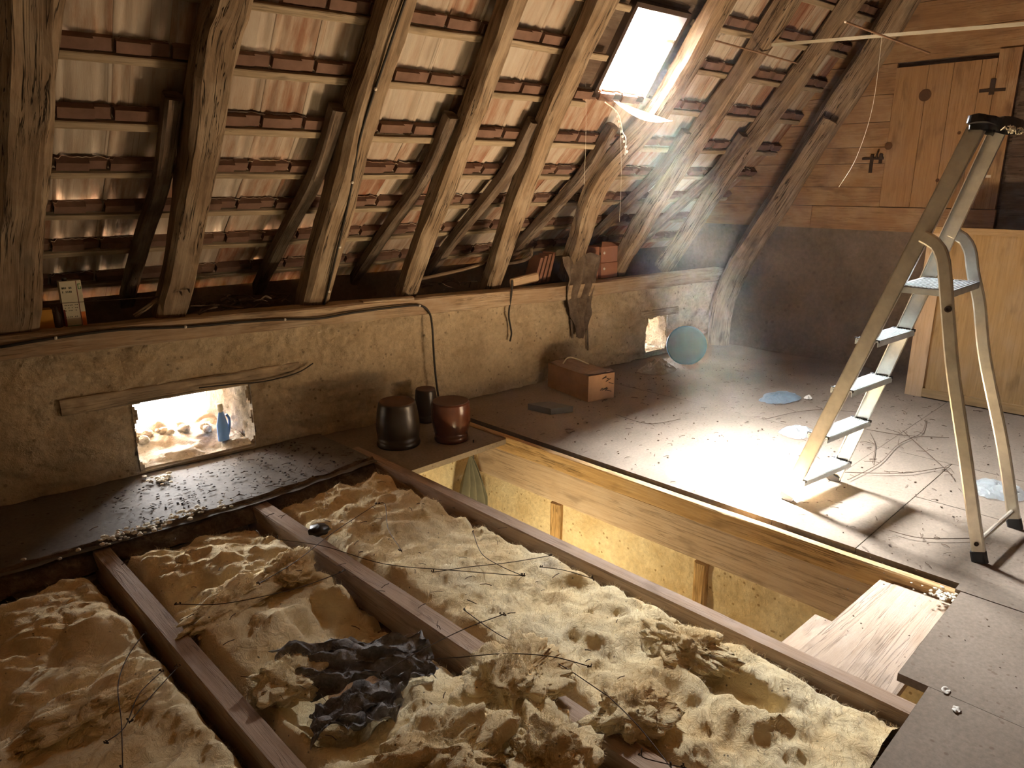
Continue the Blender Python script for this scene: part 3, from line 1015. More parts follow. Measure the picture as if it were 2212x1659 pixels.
for nme, (line, w_, d_, lab) in ord9.items():
    mb = MB()
    pts = [RF(s, t) for s, t in line]
    sd = hash_ = sum(ord(c) for c in nme) * 1.7
    mb.bar(pts, w_, d_, OUT, .017, seed=sd, rnd=.16, seg=.05, wf=lambda t, sd=sd: 1 + .08 * noise.noise(Vector((t * 6, sd, 0))))
    solo(mb, 'rafter', MT['rafter'], lab, 'rafter', 'rafters of the tiled roof', smooth=False)
# the crooked gable rafter: goes down in front of the wall corner
pg = [on(1552, 745, 0, 6.36), on(1566, 650, 0, 6.36), on(1618, 545, 0, 6.36), on(1706, 405, 0, 6.38), on(1790, 270, 0, 6.36), on(1875, 140, 0, 6.34), on(1960, 0, 0, 6.32), on(2040, -140, 0, 6.3)]
mb = MB()
mb.bar(pg, .20, .16, (0.75, 0.5, 0.25), .012, seed=77, rnd=.14)
solo(mb, 'gable_rafter', MT['rafter'], 'broad crooked rafter against the board partition, its curved foot beside the wall corner', 'rafter')
mb = MB()
mb.bar([on(1600, 560, 0, 6.30), on(1700, 405, 0, 6.26), on(1795, 262, 0, 6.26)], .13, .08, (0.8, 0.5, 0.25), .008, seed=79, rnd=.12)
solo(mb, 'rafter_strut', MT['rafter'], 'strut with a notched pointed top fixed along the crooked gable rafter', 'strut')

# sprockets: flatter pieces running from the rafters out to the eaves
spr = [(0.66, 'beside the thick left rafter'), (1.395, 'left of the pale cracked rafter'), (2.195, 'left of the rafter with the clipped cable'), (2.91, 'left of the split rafter above the pots'),
       (3.545, 'left of the rafter beside the skylight'), (4.28, 'behind the sacking, pointing down to the leaning bricks'), (5.10, 'just above the reddish cartons'), (5.86, 'in the last full bay before the gable')]
for k, (s, lab) in enumerate(spr):
    mb = MB()
    a = S(s, TB + .12, .12)
    mb.bar([S(s + .02, TB + .22, .07), S(s + .01, TB - .1, .062), S(s, TB - .35, .05), S(s - .03, TB - .8, .055), S(s - .05, TB - 1.45, .06)], .075, .075, OUT2, .008, seed=k * 2.7 + 60, rnd=.14)
    solo(mb, 'sprocket_timber', MT['rafter_dark'], 'slanting eaves timber ' + lab, 'timber', 'eaves timbers between the rafters')

# skylight
sk = empty('window_1', RF(4.29, 1.75, .2), 'small open skylight between two rafters with a thin metal frame', 'window')
sk['kind'] = 'structure'
del sk['category']
mb = MB()
s0, s1, t0, t1 = SKY
for (a, b, c, d) in ((s0, s1, t0, t0 + .03), (s0, s1, t1 - .03, t1), (s0, s0 + .03, t0, t1), (s1 - .03, s1, t0, t1)):
    mb.box(RF(a, c, .15), ES * (b - a), UP * (d - c), OUT * .14)
part(mb, 'window_frame', MT['iron'], sk)
mb = MB()
mb.quad(RF(s0 + .03, t0 + .03, .285), RF(s1 - .03, t0 + .03, .285), RF(s1 - .03, t1 - .03, .285), RF(s0 + .03, t1 - .03, .285))
part(mb, 'pane', MT['glass'], sk)
for q in (.2, .42):
    mb = MB()
    mb.box(RF(s1 - .10, t0 + q, .16), ES * .075, UP * .02, OUT * .02)
    part(mb, 'stay_bar', MT['clip'], sk)
# closing strips round the skylight
mb = MB()
mb.box(RF(3.70, 1.34, .205), ES * .33, UP * 1.2, OUT * .02)
mb.box(RF(4.55, 1.34, .205), ES * .33, UP * 1.2, OUT * .02)
mb.box(RF(3.70, 1.34, .205), ES * 1.18, UP * .11, OUT * .02)
mb.box(RF(3.70, 2.05, .205), ES * 1.18, UP * .50, OUT * .02)
struct(mb, 'trim_1', MT['darkwood'])
# ------------------------------------------------------------------ insulation
def wool_h(x, y, seed):
    p = Vector((x * 2.6, y * 2.6, seed))
    a = noise.fractal(p, 0.9, 2.1, 4)
    b = abs(noise.noise(Vector((x * 4 + a * .6, y * 4.5, seed + 9)))) * 2 - .5
    c = noise.fractal(Vector((x * 13, y * 13, seed + 3)), 0.8, 2.0, 4)
    d = abs(noise.noise(Vector((x * 10 + b * .5, y * 12 + a, seed + 19)))) * 2
    e = abs(noise.noise(Vector((x * 26 + c, y * 32 + d, seed + 29)))) * 2
    return 0.030 * a + 0.030 * b + 0.006 * c + 0.016 * d + .006 * e
def strands(mb, fn, n, seed, L=.03, zmin=None):
    rg = random.Random(seed)
    for _ in range(n):
        u, v = rg.random(), rg.random()
        P = Vector(fn(u, v))
        ang = rg.random() * 6.28
        el = rg.uniform(0.1, 1.2)
        l = L * rg.uniform(.25, .9)
        D = Vector((math.cos(ang) * math.cos(el), math.sin(ang) * math.cos(el), math.sin(el)))
        side = D.cross(Vector((0, 0, 1))).normalized() * .00035
        Q = P + D * l * .5
        E = Q + (D + Vector((rg.uniform(-.6, .6), rg.uniform(-.6, .6), -.3))) * l * .5
        mb.quad(P - side, P + side, Q + side, Q - side)
        mb.quad(Q - side, Q + side, E + side * .3, E - side * .3)
def batt(name, x0, x1, y0, y1, zb, seed, label, holes=(), extra=None, res=.014, ns=2500, group='yellow insulation batts between the joists'):
    mb = MB()
    nu_, nv_ = int((x1 - x0) / res), int((y1 - y0) / res)
    def fn(u, v):
        x = x0 + (x1 - x0) * u
        y = y0 + (y1 - y0) * v
        e = min(u, 1 - u) * (x1 - x0)
        ey = (1 - v) * (y1 - y0)
        drop = -0.10 * math.exp(-(e / .03) ** 2) - .06 * math.exp(-(ey / .05) ** 2)
        h = wool_h(x, y, seed)
        if extra: h += extra(x, y)
        for (hx, hy, rx, ry, dp) in holes:
            q = ((x - hx) / rx) ** 2 + ((y - hy) / ry) ** 2 + .5 * noise.noise(Vector((x * 9, y * 9, 5)))
            h -= dp / (1 + math.exp(min(50, (q - 1) * 7)))
        w = noise.noise_vector(Vector((x * 7, y * 7, seed))) * .022
        k = 0 if (u in (0, 1)) else 1
        return Vector((x + w.x * k, y + w.y * k, zb + h + drop))
    mb.grid(fn, nu_, nv_)
    strands(mb, fn, ns, seed)
    return solo(mb, name, MT['wool'], label, 'insulation', group, smooth=True)
batt('insulation_batt', 1.545, 2.225, 0.50, 3.38, -.035, 3.0, 'long yellow insulation batt beside the floor hole, with a grey dirty patch',
     holes=((1.75, 2.75, .10, .10, .05), (2.05, 1.25, .12, .09, .05), (1.98, .95, .06, .16, .07)), ns=22000)
batt('insulation_batt', 0.80, 1.455, 0.4, 3.36, -.055, 8.0, 'crumpled yellow insulation batt between the two left joists, torn open around the grey felt',
     holes=((1.27, 2.15, .20, .26, .12), (1.05, 1.85, .2, .2, .10)), ns=16000, extra=lambda x, y: .02 * math.sin(y * 9 + x * 5))
batt('insulation_batt', -.55, 0.70, 0.4, 3.36, -.045, 14.0, 'orange-brown yellow insulation batt filling the lower left corner', ns=16000)

def clump(name, cx, cy, zb, rx, ry, rz, seed, label, rot=0.0, tilt=(0, 0), ns=700, res=64, mat='wool', fold=1.0):
    mb = MB()
    ca, sa = math.cos(rot), math.sin(rot)
    def fn(u, v):
        th = v * math.pi
        an = u * 2 * math.pi
        d = Vector((math.sin(th) * math.cos(an), math.sin(th) * math.sin(an), math.cos(th)))
        p = d * 1.6 + Vector((seed, seed * .7, seed * .3))
        w = noise.noise_vector(p * 1.3) * .7
        r = 1 + fold * (.50 * noise.noise(p) + .55 * abs(noise.noise((p + w) * 1.5)) + .16 * abs(noise.noise((p + w) * 4.0)) + .045 * noise.noise(p * 13) - .15)
        e = Vector((d.x * rx * r, d.y * ry * r, d.z * rz * r))
        e = Vector((e.x * ca - e.y * sa, e.x * sa + e.y * ca, e.z + e.x * tilt[0] + e.y * tilt[1]))
        return Vector((cx, cy, zb)) + e
    mb.grid(fn, res, res // 2)
    strands(mb, fn, ns * 6, seed, .024)
    return solo(mb, name, MT[mat], label, 'insulation', 'torn clumps of insulation heaped over the joist', smooth=True)
clump('insulation_clump', 1.40, 1.42, .035, .20, .15, .085, 3.1, 'peak of the torn insulation heap lying over the middle joist', .5, (0, .0), 1800, 110)
clump('insulation_clump', 1.02, 1.30, .045, .22, .15, .11, 8.4, 'big torn lump of insulation in the middle of the heap, with a dark split', -.3, (0, 0), 1800, 110)
clump('insulation_clump', 1.26, 1.14, .01, .18, .14, .10, 5.7, 'rolled over flap of insulation at the bottom of the heap', .9, (0, 0), 1500, 100)
clump('insulation_clump', 0.72, 1.42, .02, .13, .10, .08, 12.3, 'ragged clump of insulation hanging over the left joist', .2, (0, 0), 1200, 80)
clump('insulation_clump', 1.62, 1.10, -.01, .13, .11, .06, 15.8, 'small fluffy clump against the right side of the middle joist', .2, (0, 0), 900, 70)
clump('insulation_clump', 0.93, 2.02, -.02, .12, .10, .05, 18.9, 'pale tufted clump left of the grey felt', .2, (0, 0), 1000, 70)
clump('insulation_clump', 1.30, 2.68, -.02, .13, .08, .05, 22.5, 'white-edged clump at the far end beside the middle joist', .6, (0, 0), 900, 70)
clump('insulation_clump', 1.00, 2.62, -.03, .22, .09, .055, 27.5, 'bright rolled fold of insulation facing the wall opening', .35, (0, 0), 900, 90)
clump('insulation_clump', 0.15, 1.72, .0, .22, .16, .08, 31.5, 'brown fluffy clump in the bottom left corner', .1, (0, 0), 1200, 90)
clump('insulation_clump', 0.42, 2.35, -.03, .18, .10, .05, 36.5, 'small pale clump on the left batt beside the leftmost joist', .3, (0, 0), 900, 70)
clump('insulation_clump', 2.02, 1.16, .0, .09, .16, .05, 41.5, 'upright yellow fold near the right end of the long batt', .1, (0, 0), 900, 80)
# grey felt facing, torn and curled
def felt(name, corners, seed, label, amp=.03):
    mb = MB()
    a, b, c, d = [Vector(p) for p in corners]
    def fn(u, v):
        e = .08 * noise.noise(Vector((u * 5, v * 5, seed)))
        P = (a * (1 - u) + b * u) * (1 - v) + (d * (1 - u) + c * u) * v
        n = noise.fractal(Vector((u * 3, v * 3, seed)), .8, 2, 4)
        q = noise.noise_vector(Vector((u * 6 * (1 if v in (0, 1) or u in (0, 1) else .5), v * 6, seed + 2))) * .035
        return P + Vector((0, 0, amp * n + .05 * math.sin(u * 3.1) * v * .5)) + q
    mb.grid(fn, 50, 30)
    fn2 = lambda u, v: fn(u, v)
    strands(mb, fn2, 900, seed, .03)
    return solo(mb, name, MT['paper'], label, 'felt', 'scraps of grey felt backing', smooth=True)
felt('insulation_facing', ((0.93, 2.14, .035), (1.36, 1.83, .03), (1.30, 1.66, -.02), (0.90, 1.95, -.06)), 3, 'dark grey felt backing curling up inside the torn insulation', .05)
felt('insulation_facing', ((0.93, 1.86, -.02), (1.20, 1.72, .03), (1.06, 1.58, .0), (0.86, 1.72, -.04)), 9, 'grey scrap of felt backing in front of the larger piece')
# dark lump beside the middle joist
mb = MB()
c_ = on(690, 1145, 2, .02)
mb.blob(c_, .05, .5, 4, 14, .45)
solo(mb, 'roof_felt_scrap', MT['black'], 'small crumpled black scrap lying on the far part of the middle joist', 'scrap', smooth=True)

# ------------------------------------------------------------------ ladder
def ladder():
    base = (3.65, 1.0, 0)
    L = empty('step_ladder', base, 'tall aluminium step ladder standing open on the dusty floor at the right', 'ladder')
    fyl = lambda z: 1.478 - .3275 * z
    fyr = lambda z: 1.412 - .285 * z
    fy = lambda z: (fyl(z) + fyr(z)) / 2
    lx = lambda z: 3.45 + .035 * z / 1.8
    rx = lambda z: 3.90 - .035 * z / 1.8
    d = Vector((0, -.30, 1)).normalized()
    nrm = Vector((0, 1, .30)).normalized()
    for fx, sgn, fy_ in ((lx, 1, fyl), (rx, -1, fyr)):
        mb = MB()
        a, b = Vector((fx(0), fy_(0.015), .015)), Vector((fx(1.8), fy_(1.8), 1.8))
        # channel profile: web plus two lips
        ax = Vector((sgn, 0, 0))
        T = b - a
        mb.box(a - nrm * .034, T, nrm * .068, ax * .004)
        mb.box(a - nrm * .034, T, nrm * .004, ax * .022)
        mb.box(a + nrm * .030, T, nrm * .004, ax * .022)
        st = part(mb, 'stile', MT['alu'], L)
        mb = MB()
        mb.box(a - nrm * .036 - Vector((0, 0, .015)), (0, 0, .035), nrm * .072, ax * .026)
        ft = part(mb, 'rubber_foot', MT['rubber'], L)
        ft.parent = st
        ft.location = (0, 0, 0)
    # rear frame
    for fx, sgn, o_ in ((lambda z: 3.425 + .03 * z, 1, 0), (lambda z: 3.93 - .03 * z, -1, -.03)):
        mb = MB()
        pts = [(fx(.01), .590 + o_, .01), (fx(.4), .700 + o_, .40), (fx(.8), .815 + o_ * .5, .80), (fx(1.05), .874 + o_ * .5, 1.05), (fx(1.2), .905, 1.19), (fx(1.28), .93, 1.285), (fx(1.34), .965, 1.34), (fx(1.37), 1.02, 1.37)]
        mb.bar(pts, .052, .02, (sgn, 0, 0), 0, seg=.03, rnd=.12)
        st = part(mb, 'rear_leg', MT['alu'], L)
        mb = MB()
        mb.bar([(fx(.0) - .003 * sgn, .587 + o_, 0), (fx(.0) - .003 * sgn, .603 + o_, .05)], .06, .026, (sgn, 0, 0), 0, rnd=.1)
        ft = part(mb, 'rubber_foot', MT['rubber'], L)
        ft.parent = st
        ft.location = (0, 0, 0)
        mb = MB()
        for (yy, zz, r_) in ((.874 + o_ * .5, 1.075, .014), (.612 + o_, .085, .009)):
            mb = MB()
            mb.lathe([(r_ * .55, -.004), (r_, -.004), (r_, .002), (0.001, .002)], (fx(zz) - .003 * sgn, yy, zz), (sgn, 0, 0), 14)
            ft = part(mb, 'rivet', MT['iron'], L)
            ft.parent = st
            ft.location = (0, 0, 0)
    # steps
    def plate(mb, z, p0, p1, hw, dz, th):
        p0, p1 = Vector(p0), Vector(p1)
        X = p1 - p0
        Yv = Vector((-X.y, X.x, 0)).normalized()
        return p0, X, Yv
    for z in (.13, .383, .636, .89):
        mb = MB()
        p0 = Vector((lx(z) + .004, fyl(z), z))
        p1 = Vector((rx(z) - .004, fyr(z), z))
        X = p1 - p0
        Yv = Vector((-X.y, X.x, 0)).normalized()
        mb.box(p0 - Yv * .050 - EZ * .004, X, Yv * .105, (0, 0, .004))
        for k in range(9):
            mb.box(p0 + Yv * (-.047 + k * .0118), X, Yv * .005, (0, 0, .003))
        mb.box(p0 - Yv * .050 - EZ * .026, X, Yv * .003, (0, 0, .024))
        mb.box(p0 + Yv * .052 - EZ * .026, X, Yv * .003, (0, 0, .024))
        st = part(mb, 'step', MT['step'], L)
        mb = MB()
        Xn = X.normalized()
        for q in (p0 + Xn * .001, p1 - Xn * .009):
            mb = MB()
            mb.box(q - Yv * .053 - EZ * .006, Xn * .008, Yv * .112, (0, 0, .012))
            e_ = part(mb, 'end_cap', MT['rubber'], L)
            e_.parent = st
            e_.location = (0, 0, 0)
    mb = MB()
    z = 1.152
    mb.box((lx(z) + .004, .87, z - .003), (rx(z) - lx(z) - .008, 0, 0), (0, .235, 0), (0, 0, .004))
    for k in range(14):
        mb.box((lx(z) + .006, .88 + k * .0155, z), (rx(z) - lx(z) - .012, 0, 0), (0, .006, 0), (0, 0, .003))
    for (o_, x_, y_) in (((lx(z) + .004, .87, z - .03), (rx(z) - lx(z) - .008, 0, 0), (0, .003, 0)), ((lx(z) + .004, 1.102, z - .03), (rx(z) - lx(z) - .008, 0, 0), (0, .003, 0)),
                       ((lx(z) + .004, .87, z - .03), (.003, 0, 0), (0, .235, 0)), ((rx(z) - .007, .87, z - .03), (.003, 0, 0), (0, .235, 0))):
        mb.box(o_, x_, y_, (0, 0, .03))
    part(mb, 'platform', MT['step'], L)
    # cross tube between the rear feet
    mb = MB()
    mb.tube([(3.44, .612, .085), (3.92, .582, .085)], .011, 10, smooth=False)
    part(mb, 'cross_tube', MT['alu'], L)
    # top tray, crumpled black plastic
    mb = MB()
    def ft_(u, v):
        an = u * 2 * math.pi
        x = 3.68 + (.27 if v > .3 else .25) * (1 if math.cos(an) > 0 else -1) * abs(math.cos(an)) ** .4
        y = .865 + .055 * (1 if math.sin(an) > 0 else -1) * abs(math.sin(an)) ** .4
        z = 1.79 + .055 * min(v * 1.4, 1)
        if v > .75:
            k = (1 - v) / .25
            x = 3.68 + (x - 3.68) * k
            y = .865 + (y - .865) * k
        q = noise.noise_vector(Vector((x * 14, y * 14, z * 14))) * .016
        return Vector((x, y, z)) + q
    mb.grid(ft_, 60, 16)
    tp = part(mb, 'top_tray', MT['black'], L, smooth=False)
    mb = MB()
    rg = random.Random(3)
    for k in range(26):
        x = rg.uniform(3.5, 3.95)
        pts = [(x + i * .02, .80 + rg.uniform(-.008, .012), 1.795 + rg.uniform(-.01, .02)) for i in range(4)]
        mb.tube(pts, .0022, 4)
    e_ = part(mb, 'string', MT['cream'], L)
    return L
ladder()

# ------------------------------------------------------------------ things on the floor
def pot(cx, cy, z0, r0, r1, h, mat, label, name='earthenware_pot'):
    """pot standing upside down: rim below, base on top"""
    p = empty(name, (cx, cy, z0), label, 'pot', 'upturned pots beside the hole')
    mb = MB()
    pr = [(r0 * .9, 0), (r0 * 1.0, 0.0), (r0 * 1.03, .012), (r0 * 1.0, .03), (r0 * .97, .04)]
    for k in range(9):
        t = k / 8
        pr.append((r0 * .97 + (r1 * 1.0 - r0 * .97) * t + .012 * math.sin(t * math.pi), .04 + (h - .055) * t))
    pr += [(r1 * 1.0, h - .010), (r1 * .95, h - .003)]
    mb.lathe(pr, (cx, cy, z0), EZ, 48)
    part(mb, 'body', mat, p, smooth=True)
    mb = MB()
    mb.lathe([(r1 * .95, h - .003), (r1 * .93, h + .002), (r1 * .86, h - .002), (0.001, h - .003)], (cx, cy, z0), EZ, 48)
    part(mb, 'base_disc', MT['pot_base'], p, smooth=True)
    return p
c1 = on(983, 955, 2, -.02)
pot(c1.x + .02, c1.y + .06, -.02, .108, .122, .262, MT['pot'], 'glossy red-brown upturned pot nearest the corner of the floor hole')
c2 = on(868, 965, 2, -.02)
pot(c2.x + .02, c2.y + .06, -.02, .135, .118, .285, MT['pot_dark'], 'dull dark upturned pot standing left of the glossy one')
c3 = on(920, 925, 2, -.02)
pot(c3.x + .10, c3.y + .12, -.02, .06, .07, .235, MT['pot_dark'], 'small dark pot half hidden behind the two larger ones')
# tile on which the cable ends
mb = MB()
q = on(945, 860, 1, 4.0)
mb.box(q + Vector((-.10, -.02, -.012)), ES * .17, EN * .11, (0, 0, .012))
solo(mb, 'clay_tile_piece', MT['brick'], 'flat piece of clay tile lying behind the pots under the hanging cable', 'tile')

# big cardboard box
def box_thing(name, o, x, y, z, mat, label, cat, parts=None, group=None):
    p = empty(name, o, label, cat, group)
    mb = MB()
    mb.box(o, x, y, z)
    b_ = part(mb, 'body', mat, p)
    bevel(b_, .004)
    return p
bo = on(1270, 869, 2, 0)
ex = Vector((.235, -.06, 0)); ey = Vector((.10, .50, 0)); ez = Vector((0, 0, .20))
bx = box_thing('cardboard_box', bo, ex, ey, ez, MT['card'], 'worn brown cardboard box on the floor against the low wall', 'box')
mb = MB()
def flap(o, x, y, droop, seed):
    def fn(u, v):
        P = Vector(o) + Vector(x) * u + Vector(y) * v
        return P + Vector((0, 0, droop * v + .008 * noise.noise(Vector((u * 6, v * 6, seed)))))
    mb.grid(fn, 20, 8)
flap(bo + ez + Vector((-.004, -.004, .004)), ey, ex * .52, .012, 1)
flap(bo + ez + ex + Vector((.004, 0, .004)), ey, -ex * .5, .004, 2)
flap(bo + ez + Vector((0, 0, .012)), ex, ey * .12, .01, 3)
part(mb, 'lid_flap', MT['card_top'], bx)
mb = MB()
rg = random.Random(5)
nn = ex.cross(ez).normalized()
for k in range(10):
    a = bo + ex * rg.uniform(.45, .8) + ez * rg.uniform(.25, .85) + nn * .001
    if nn.y > 0: a -= nn * .003
    mb.tube([a, a + ex * rg.uniform(.05, .2) + ez * rg.uniform(-.1, .1)], .003, 4, smooth=False)
part(mb, 'torn_print', MT['iron'], bx, label='dark torn scuff marks')
# stick on the box
mb = MB()
tb = bo + ez + Vector((0, 0, .012))
mb.tube([tb + ey * .75 + ex * .2, tb + ey * .7 + ex * .4 + Vector((0, 0, .05)), tb + ey * .45 + ex * .75 + Vector((0, 0, .01))], .006)
solo(mb, 'bent_stick', MT['cream'], 'small pale bent stick lying on top of the brown cardboard box', 'stick')

mb = MB()
so = on(1190, 896, 2, 0)
mb.box(so, Vector((.155, -.07, 0)) * 1.0, Vector((-.03, .20, 0)), (0, 0, .045))
ob = solo(mb, 'stone_block', MT['slate'], 'flat dark grey block on the floor in front of the cardboard box', 'block')
bevel(ob, .005)

# blue tub lying on its side, leaning on the wall
tc_ = on(1483, 746, 1, 3.47)
tb_ = empty('plastic_tub', (tc_.x, tc_.y, 0), 'round blue plastic tub tipped on its side against the low wall', 'tub')
ax = (Vector((0, 0, CAM_H)) - tc_).normalized() + Vector((.15, 0, .1))
mb = MB()
mb.lathe([(.001, -.115), (.12, -.115), (.125, -.11), (.165, 0), (.176, .002), (.176, .010), (.162, .008), (.118, -.10), (.001, -.105)], tc_, ax, 40)
part(mb, 'bowl', MT['tub'], tb_, smooth=True)
mb = MB()
mb.lathe([(.172, .0), (.180, .004), (.176, .012), (.168, .008)], tc_, ax, 40)
part(mb, 'rim', MT['tub'], tb_, smooth=True)

def crumple(name, c, rx, ry, h, mat, seed, label, cat, flat=False):
    mb = MB()
    def fn(u, v):
        an = u * 2 * math.pi
        r = v
        rr = 1 + .25 * noise.noise(Vector((math.cos(an) * 1.5, math.sin(an) * 1.5, seed)))
        x, y = math.cos(an) * r * rx * rr, math.sin(an) * r * ry * rr
        z = h * (1 - r * r) * (.6 + .8 * abs(noise.noise(Vector((x * 14, y * 14, seed))))) + .012 * abs(noise.noise(Vector((x * 40, y * 40, seed))))
        return Vector((c[0] + x, c[1] + y, z + .003))
    mb.grid(fn, 40, 12)
    return solo(mb, name, mat, label, cat)
p_ = on(1683, 860, 2, 0)
crumple('plastic_sheet', p_, .21, .12, .03, MT['bluebag'], 3, 'bluish crumpled plastic sheet lying flat on the far floor', 'plastic sheet')
p_ = on(1722, 936, 2, 0)
crumple('plastic_bag', p_, .14, .10, .05, MT['bag'], 5, 'pale greenish plastic bag on the floor left of the ladder', 'bag')
p_ = on(2150, 1060, 2, 0)
crumple('plastic_bag', p_, .17, .13, .04, MT['bag'], 8, 'clear crumpled plastic bag between the rear legs of the ladder', 'bag')
p_ = on(1420, 800, 2, 0)
crumple('plastic_bag', p_, .20, .15, .10, MT['dustbag'], 11, 'dusty translucent bag slumped below the small wall hole left of the tub', 'bag')
p_ = on(1745, 861, 2, 0)
crumple('paper_scrap', p_, .035, .03, .03, MT['clip'], 12, 'tiny white paper scrap beside the bluish plastic sheet', 'paper')
for (u, v, r_, lab) in ((2043, 1494, .018, 'white paper chip on the near floor, the left one of a pair'), (2065, 1535, .016, 'white paper chip on the near floor, the right one of a pair')):
    p_ = on(u, v, 2, 0)
    crumple('paper_scrap', p_, r_, r_ * .7, .004, MT['clip'], u, lab, 'paper')

# leaning panel at the far right
pn = empty('wooden_panel', (6.0, 1.4, 0), 'large plain wooden panel with an edge strip tinted as lit, standing on the floor behind the ladder', 'panel')
mb = MB()
mb.box((6.0, 1.62, .06), (0, 0, 1.17), (0, -2.2, 0), (.02, 0, 0))
part(mb, 'board', MT['panel'], pn)
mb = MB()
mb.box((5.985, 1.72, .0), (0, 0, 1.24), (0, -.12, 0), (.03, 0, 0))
part(mb, 'edge_strip', MT['panel_edge'], pn, label='upright edge strip, its light-facing side coloured paler')
mb = MB()
mb.box((5.97, 1.60, .01), (0, -2.2, 0), (0, 0, .06), (.03, 0, 0))
part(mb, 'bottom_rail', MT['panel'], pn)
mb = MB()
mb.box((5.98, 1.70, 1.23), (0, -2.3, 0), (0, 0, .045), (.03, 0, 0))
part(mb, 'top_rail', MT['panel'], pn)

# ------------------------------------------------------------------ clutter on the sill
def ws(s, n=-.02):
    return W(s, n, ZS + .01 - .0155 * s)
# tin can with printed label (rectangular)
cp = W(0.955, -.05, .858)
cn = empty('oil_can', cp, 'tall rectangular tin with a cream, green and orange print on the sill', 'can')
ax_, bx_, cx_ = ES * .098, -EN * .06, EZ * .245
mb = MB()
mb.box(cp, ax_, bx_, cx_)
b_ = part(mb, 'body', MT['label_white'], cn)
bevel(b_, .004)
mb = MB()
f_ = cp + EN * .0012
mb.box(f_ + ES * .078 + EZ * .003, ES * .019, EZ * .08, -EN * .001)
part(mb, 'printed_panel', MT['label_orange'], cn, label='orange corner of the print')
mb = MB()
mb.box(f_ + ES * .004 + EZ * .004, ES * .07, EZ * .012, -EN * .001)
part(mb, 'printed_panel', MT['label_green'], cn, label='green base line')
mb = MB()
mb.box(f_ + ES * .080 + EZ * .20, ES * .014, EZ * .004, -EN * .001)
mb.box(f_ + ES * .080 + EZ * .225, ES * .014, EZ * .004, -EN * .001)
mb.box(f_ + ES * .080 + EZ * .20, ES * .004, EZ * .028, -EN * .001)
mb.box(f_ + ES * .091 + EZ * .20, ES * .004, EZ * .014, -EN * .001)
part(mb, 'printed_panel', MT['label_green'], cn, label='small green emblem')
mb = MB()
mb.box(cp - ES * .001 + EZ * .0, -EN * .055, EZ * .13, ES * .001)
mb.box(f_ + ES * .0735, ES * .003, EZ * .245, -EN * .0005)
mb.box(f_ - ES * .0, ES * .008, EZ * .10, -EN * .0005)
part(mb, 'printed_panel', MT['label_maroon'], cn, label='dark red side and fold line')
mb = MB()
rg = random.Random(8)
for rows_ in (((.205, 6), (.185, 6)), ((.12, 8), (.106, 8), (.092, 7)), ((.06, 8),)):
    mb = MB()
    for (zz, xs_) in rows_:
        for i in range(xs_):
            if rg.random() < .8:
                mb.box(f_ + ES * (.008 + i * .0078) + EZ * zz, ES * rg.uniform(.003, .006), EZ * (.010 if zz > .15 else .004), -EN * .0006)
    part(mb, 'print', MT['ink'], cn)
mb = MB()
mb.lathe([(.001, .0), (.012, .0), (.012, .014), (.001, .014)], cp + ax_ * .3 + bx_ * .5 + cx_, EZ, 16)
part(mb, 'cap', MT['black'], cn)

ob_ = box_thing('orange_box', W(0.78, -.05, .862), ES * .125, -EN * .08, EZ * .105, MT['obox'], 'small orange cardboard box on the sill beside the thick left rafter', 'box')
mb = MB()
bp = W(0.925, -.06, .858)
mb.lathe([(.001, 0), (.016, 0), (.018, .01), (.018, .07), (.008, .095), (.007, .12), (.001, .121)], bp, EZ, 14)
bt = solo(mb, 'small_bottle', MT['pot_dark'], 'small dark glass bottle between the orange box and the printed tin', 'bottle', smooth=True)
mb = MB()
mb.bar([W(1.28, -.06, .90), W(1.40, -.01, .985)], .035, .025, (0, 0, -1), .003, seed=5)
solo(mb, 'wood_offcut', MT['rafter'], 'short wood offcut leaning behind the foot of the pale cracked rafter', 'wood')
# twig pile
def twigs(name, s0, s1, n, seed, label, z0=.0, nn=(-.02, -.35)):
    rg = random.Random(seed)
    mb = MB()
    for _ in range(n):
        s = rg.uniform(s0, s1)
        nq = rg.uniform(*nn)
        P = W(s, nq, ZS + .01 - .0155 * s + rg.uniform(.005, .07))
        D = ES * rg.uniform(-.16, .16) + EN * rg.uniform(-.05, .03) + EZ * rg.uniform(-.02, .05)
        mb.tube([P - D * .5, P + Vector((0, 0, rg.uniform(-.01, .02))), P + D * .5], rg.uniform(.002, .009), 5)
    o = solo(mb, name, MT['rafter_dark'], label, 'twigs')
    o['kind'] = 'stuff'
    return o
twigs('twig_pile', 1.62, 2.20, 45, 2, 'heap of dry twigs and straw on the sill right of the pale cracked rafter')
twigs('twig_pile', 3.1, 3.72, 18, 6, 'curled wood strips and twigs on the sill above the hanging cable')
mb = MB()
mb.bar([W(1.62, -.05, .865), W(2.22, -.04, .852)], .05, .05, (0, 0, -1), .004, seed=5.5)
solo(mb, 'sill_board', MT['sill'], 'loose board on the sill under the heap of twigs', 'board')
mb = MB()
mb.bar([W(2.62, .02, .845), W(3.0, .03, .838)], .07, .04, (0, 0, -1), .004, seed=7.5)
solo(mb, 'sill_board', MT['sill'], 'short loose board on the sill left of the split rafter', 'board')
mb = MB()
mb.bar([W(3.92, -.0, .875), W(4.22, -.05, .895)], .04, .07, (0, 0, -1), .003, seed=9.5)
solo(mb, 'wood_offcut', MT['panel_edge'], 'pale wood block on the sill right of the short hanging cable', 'wood')
mb = MB()
pb = [W(3.06, -.2, .90), W(3.3, -.15, .93), W(3.6, -.12, .97), W(3.78, -.1, 1.02), W(3.80, -.1, 1.12)]
mb.tube(pb, .012, 7)
solo(mb, 'bent_branch', MT['rafter'], 'long pale bent branch lying behind the rafters above the pots', 'branch')
mb = MB()
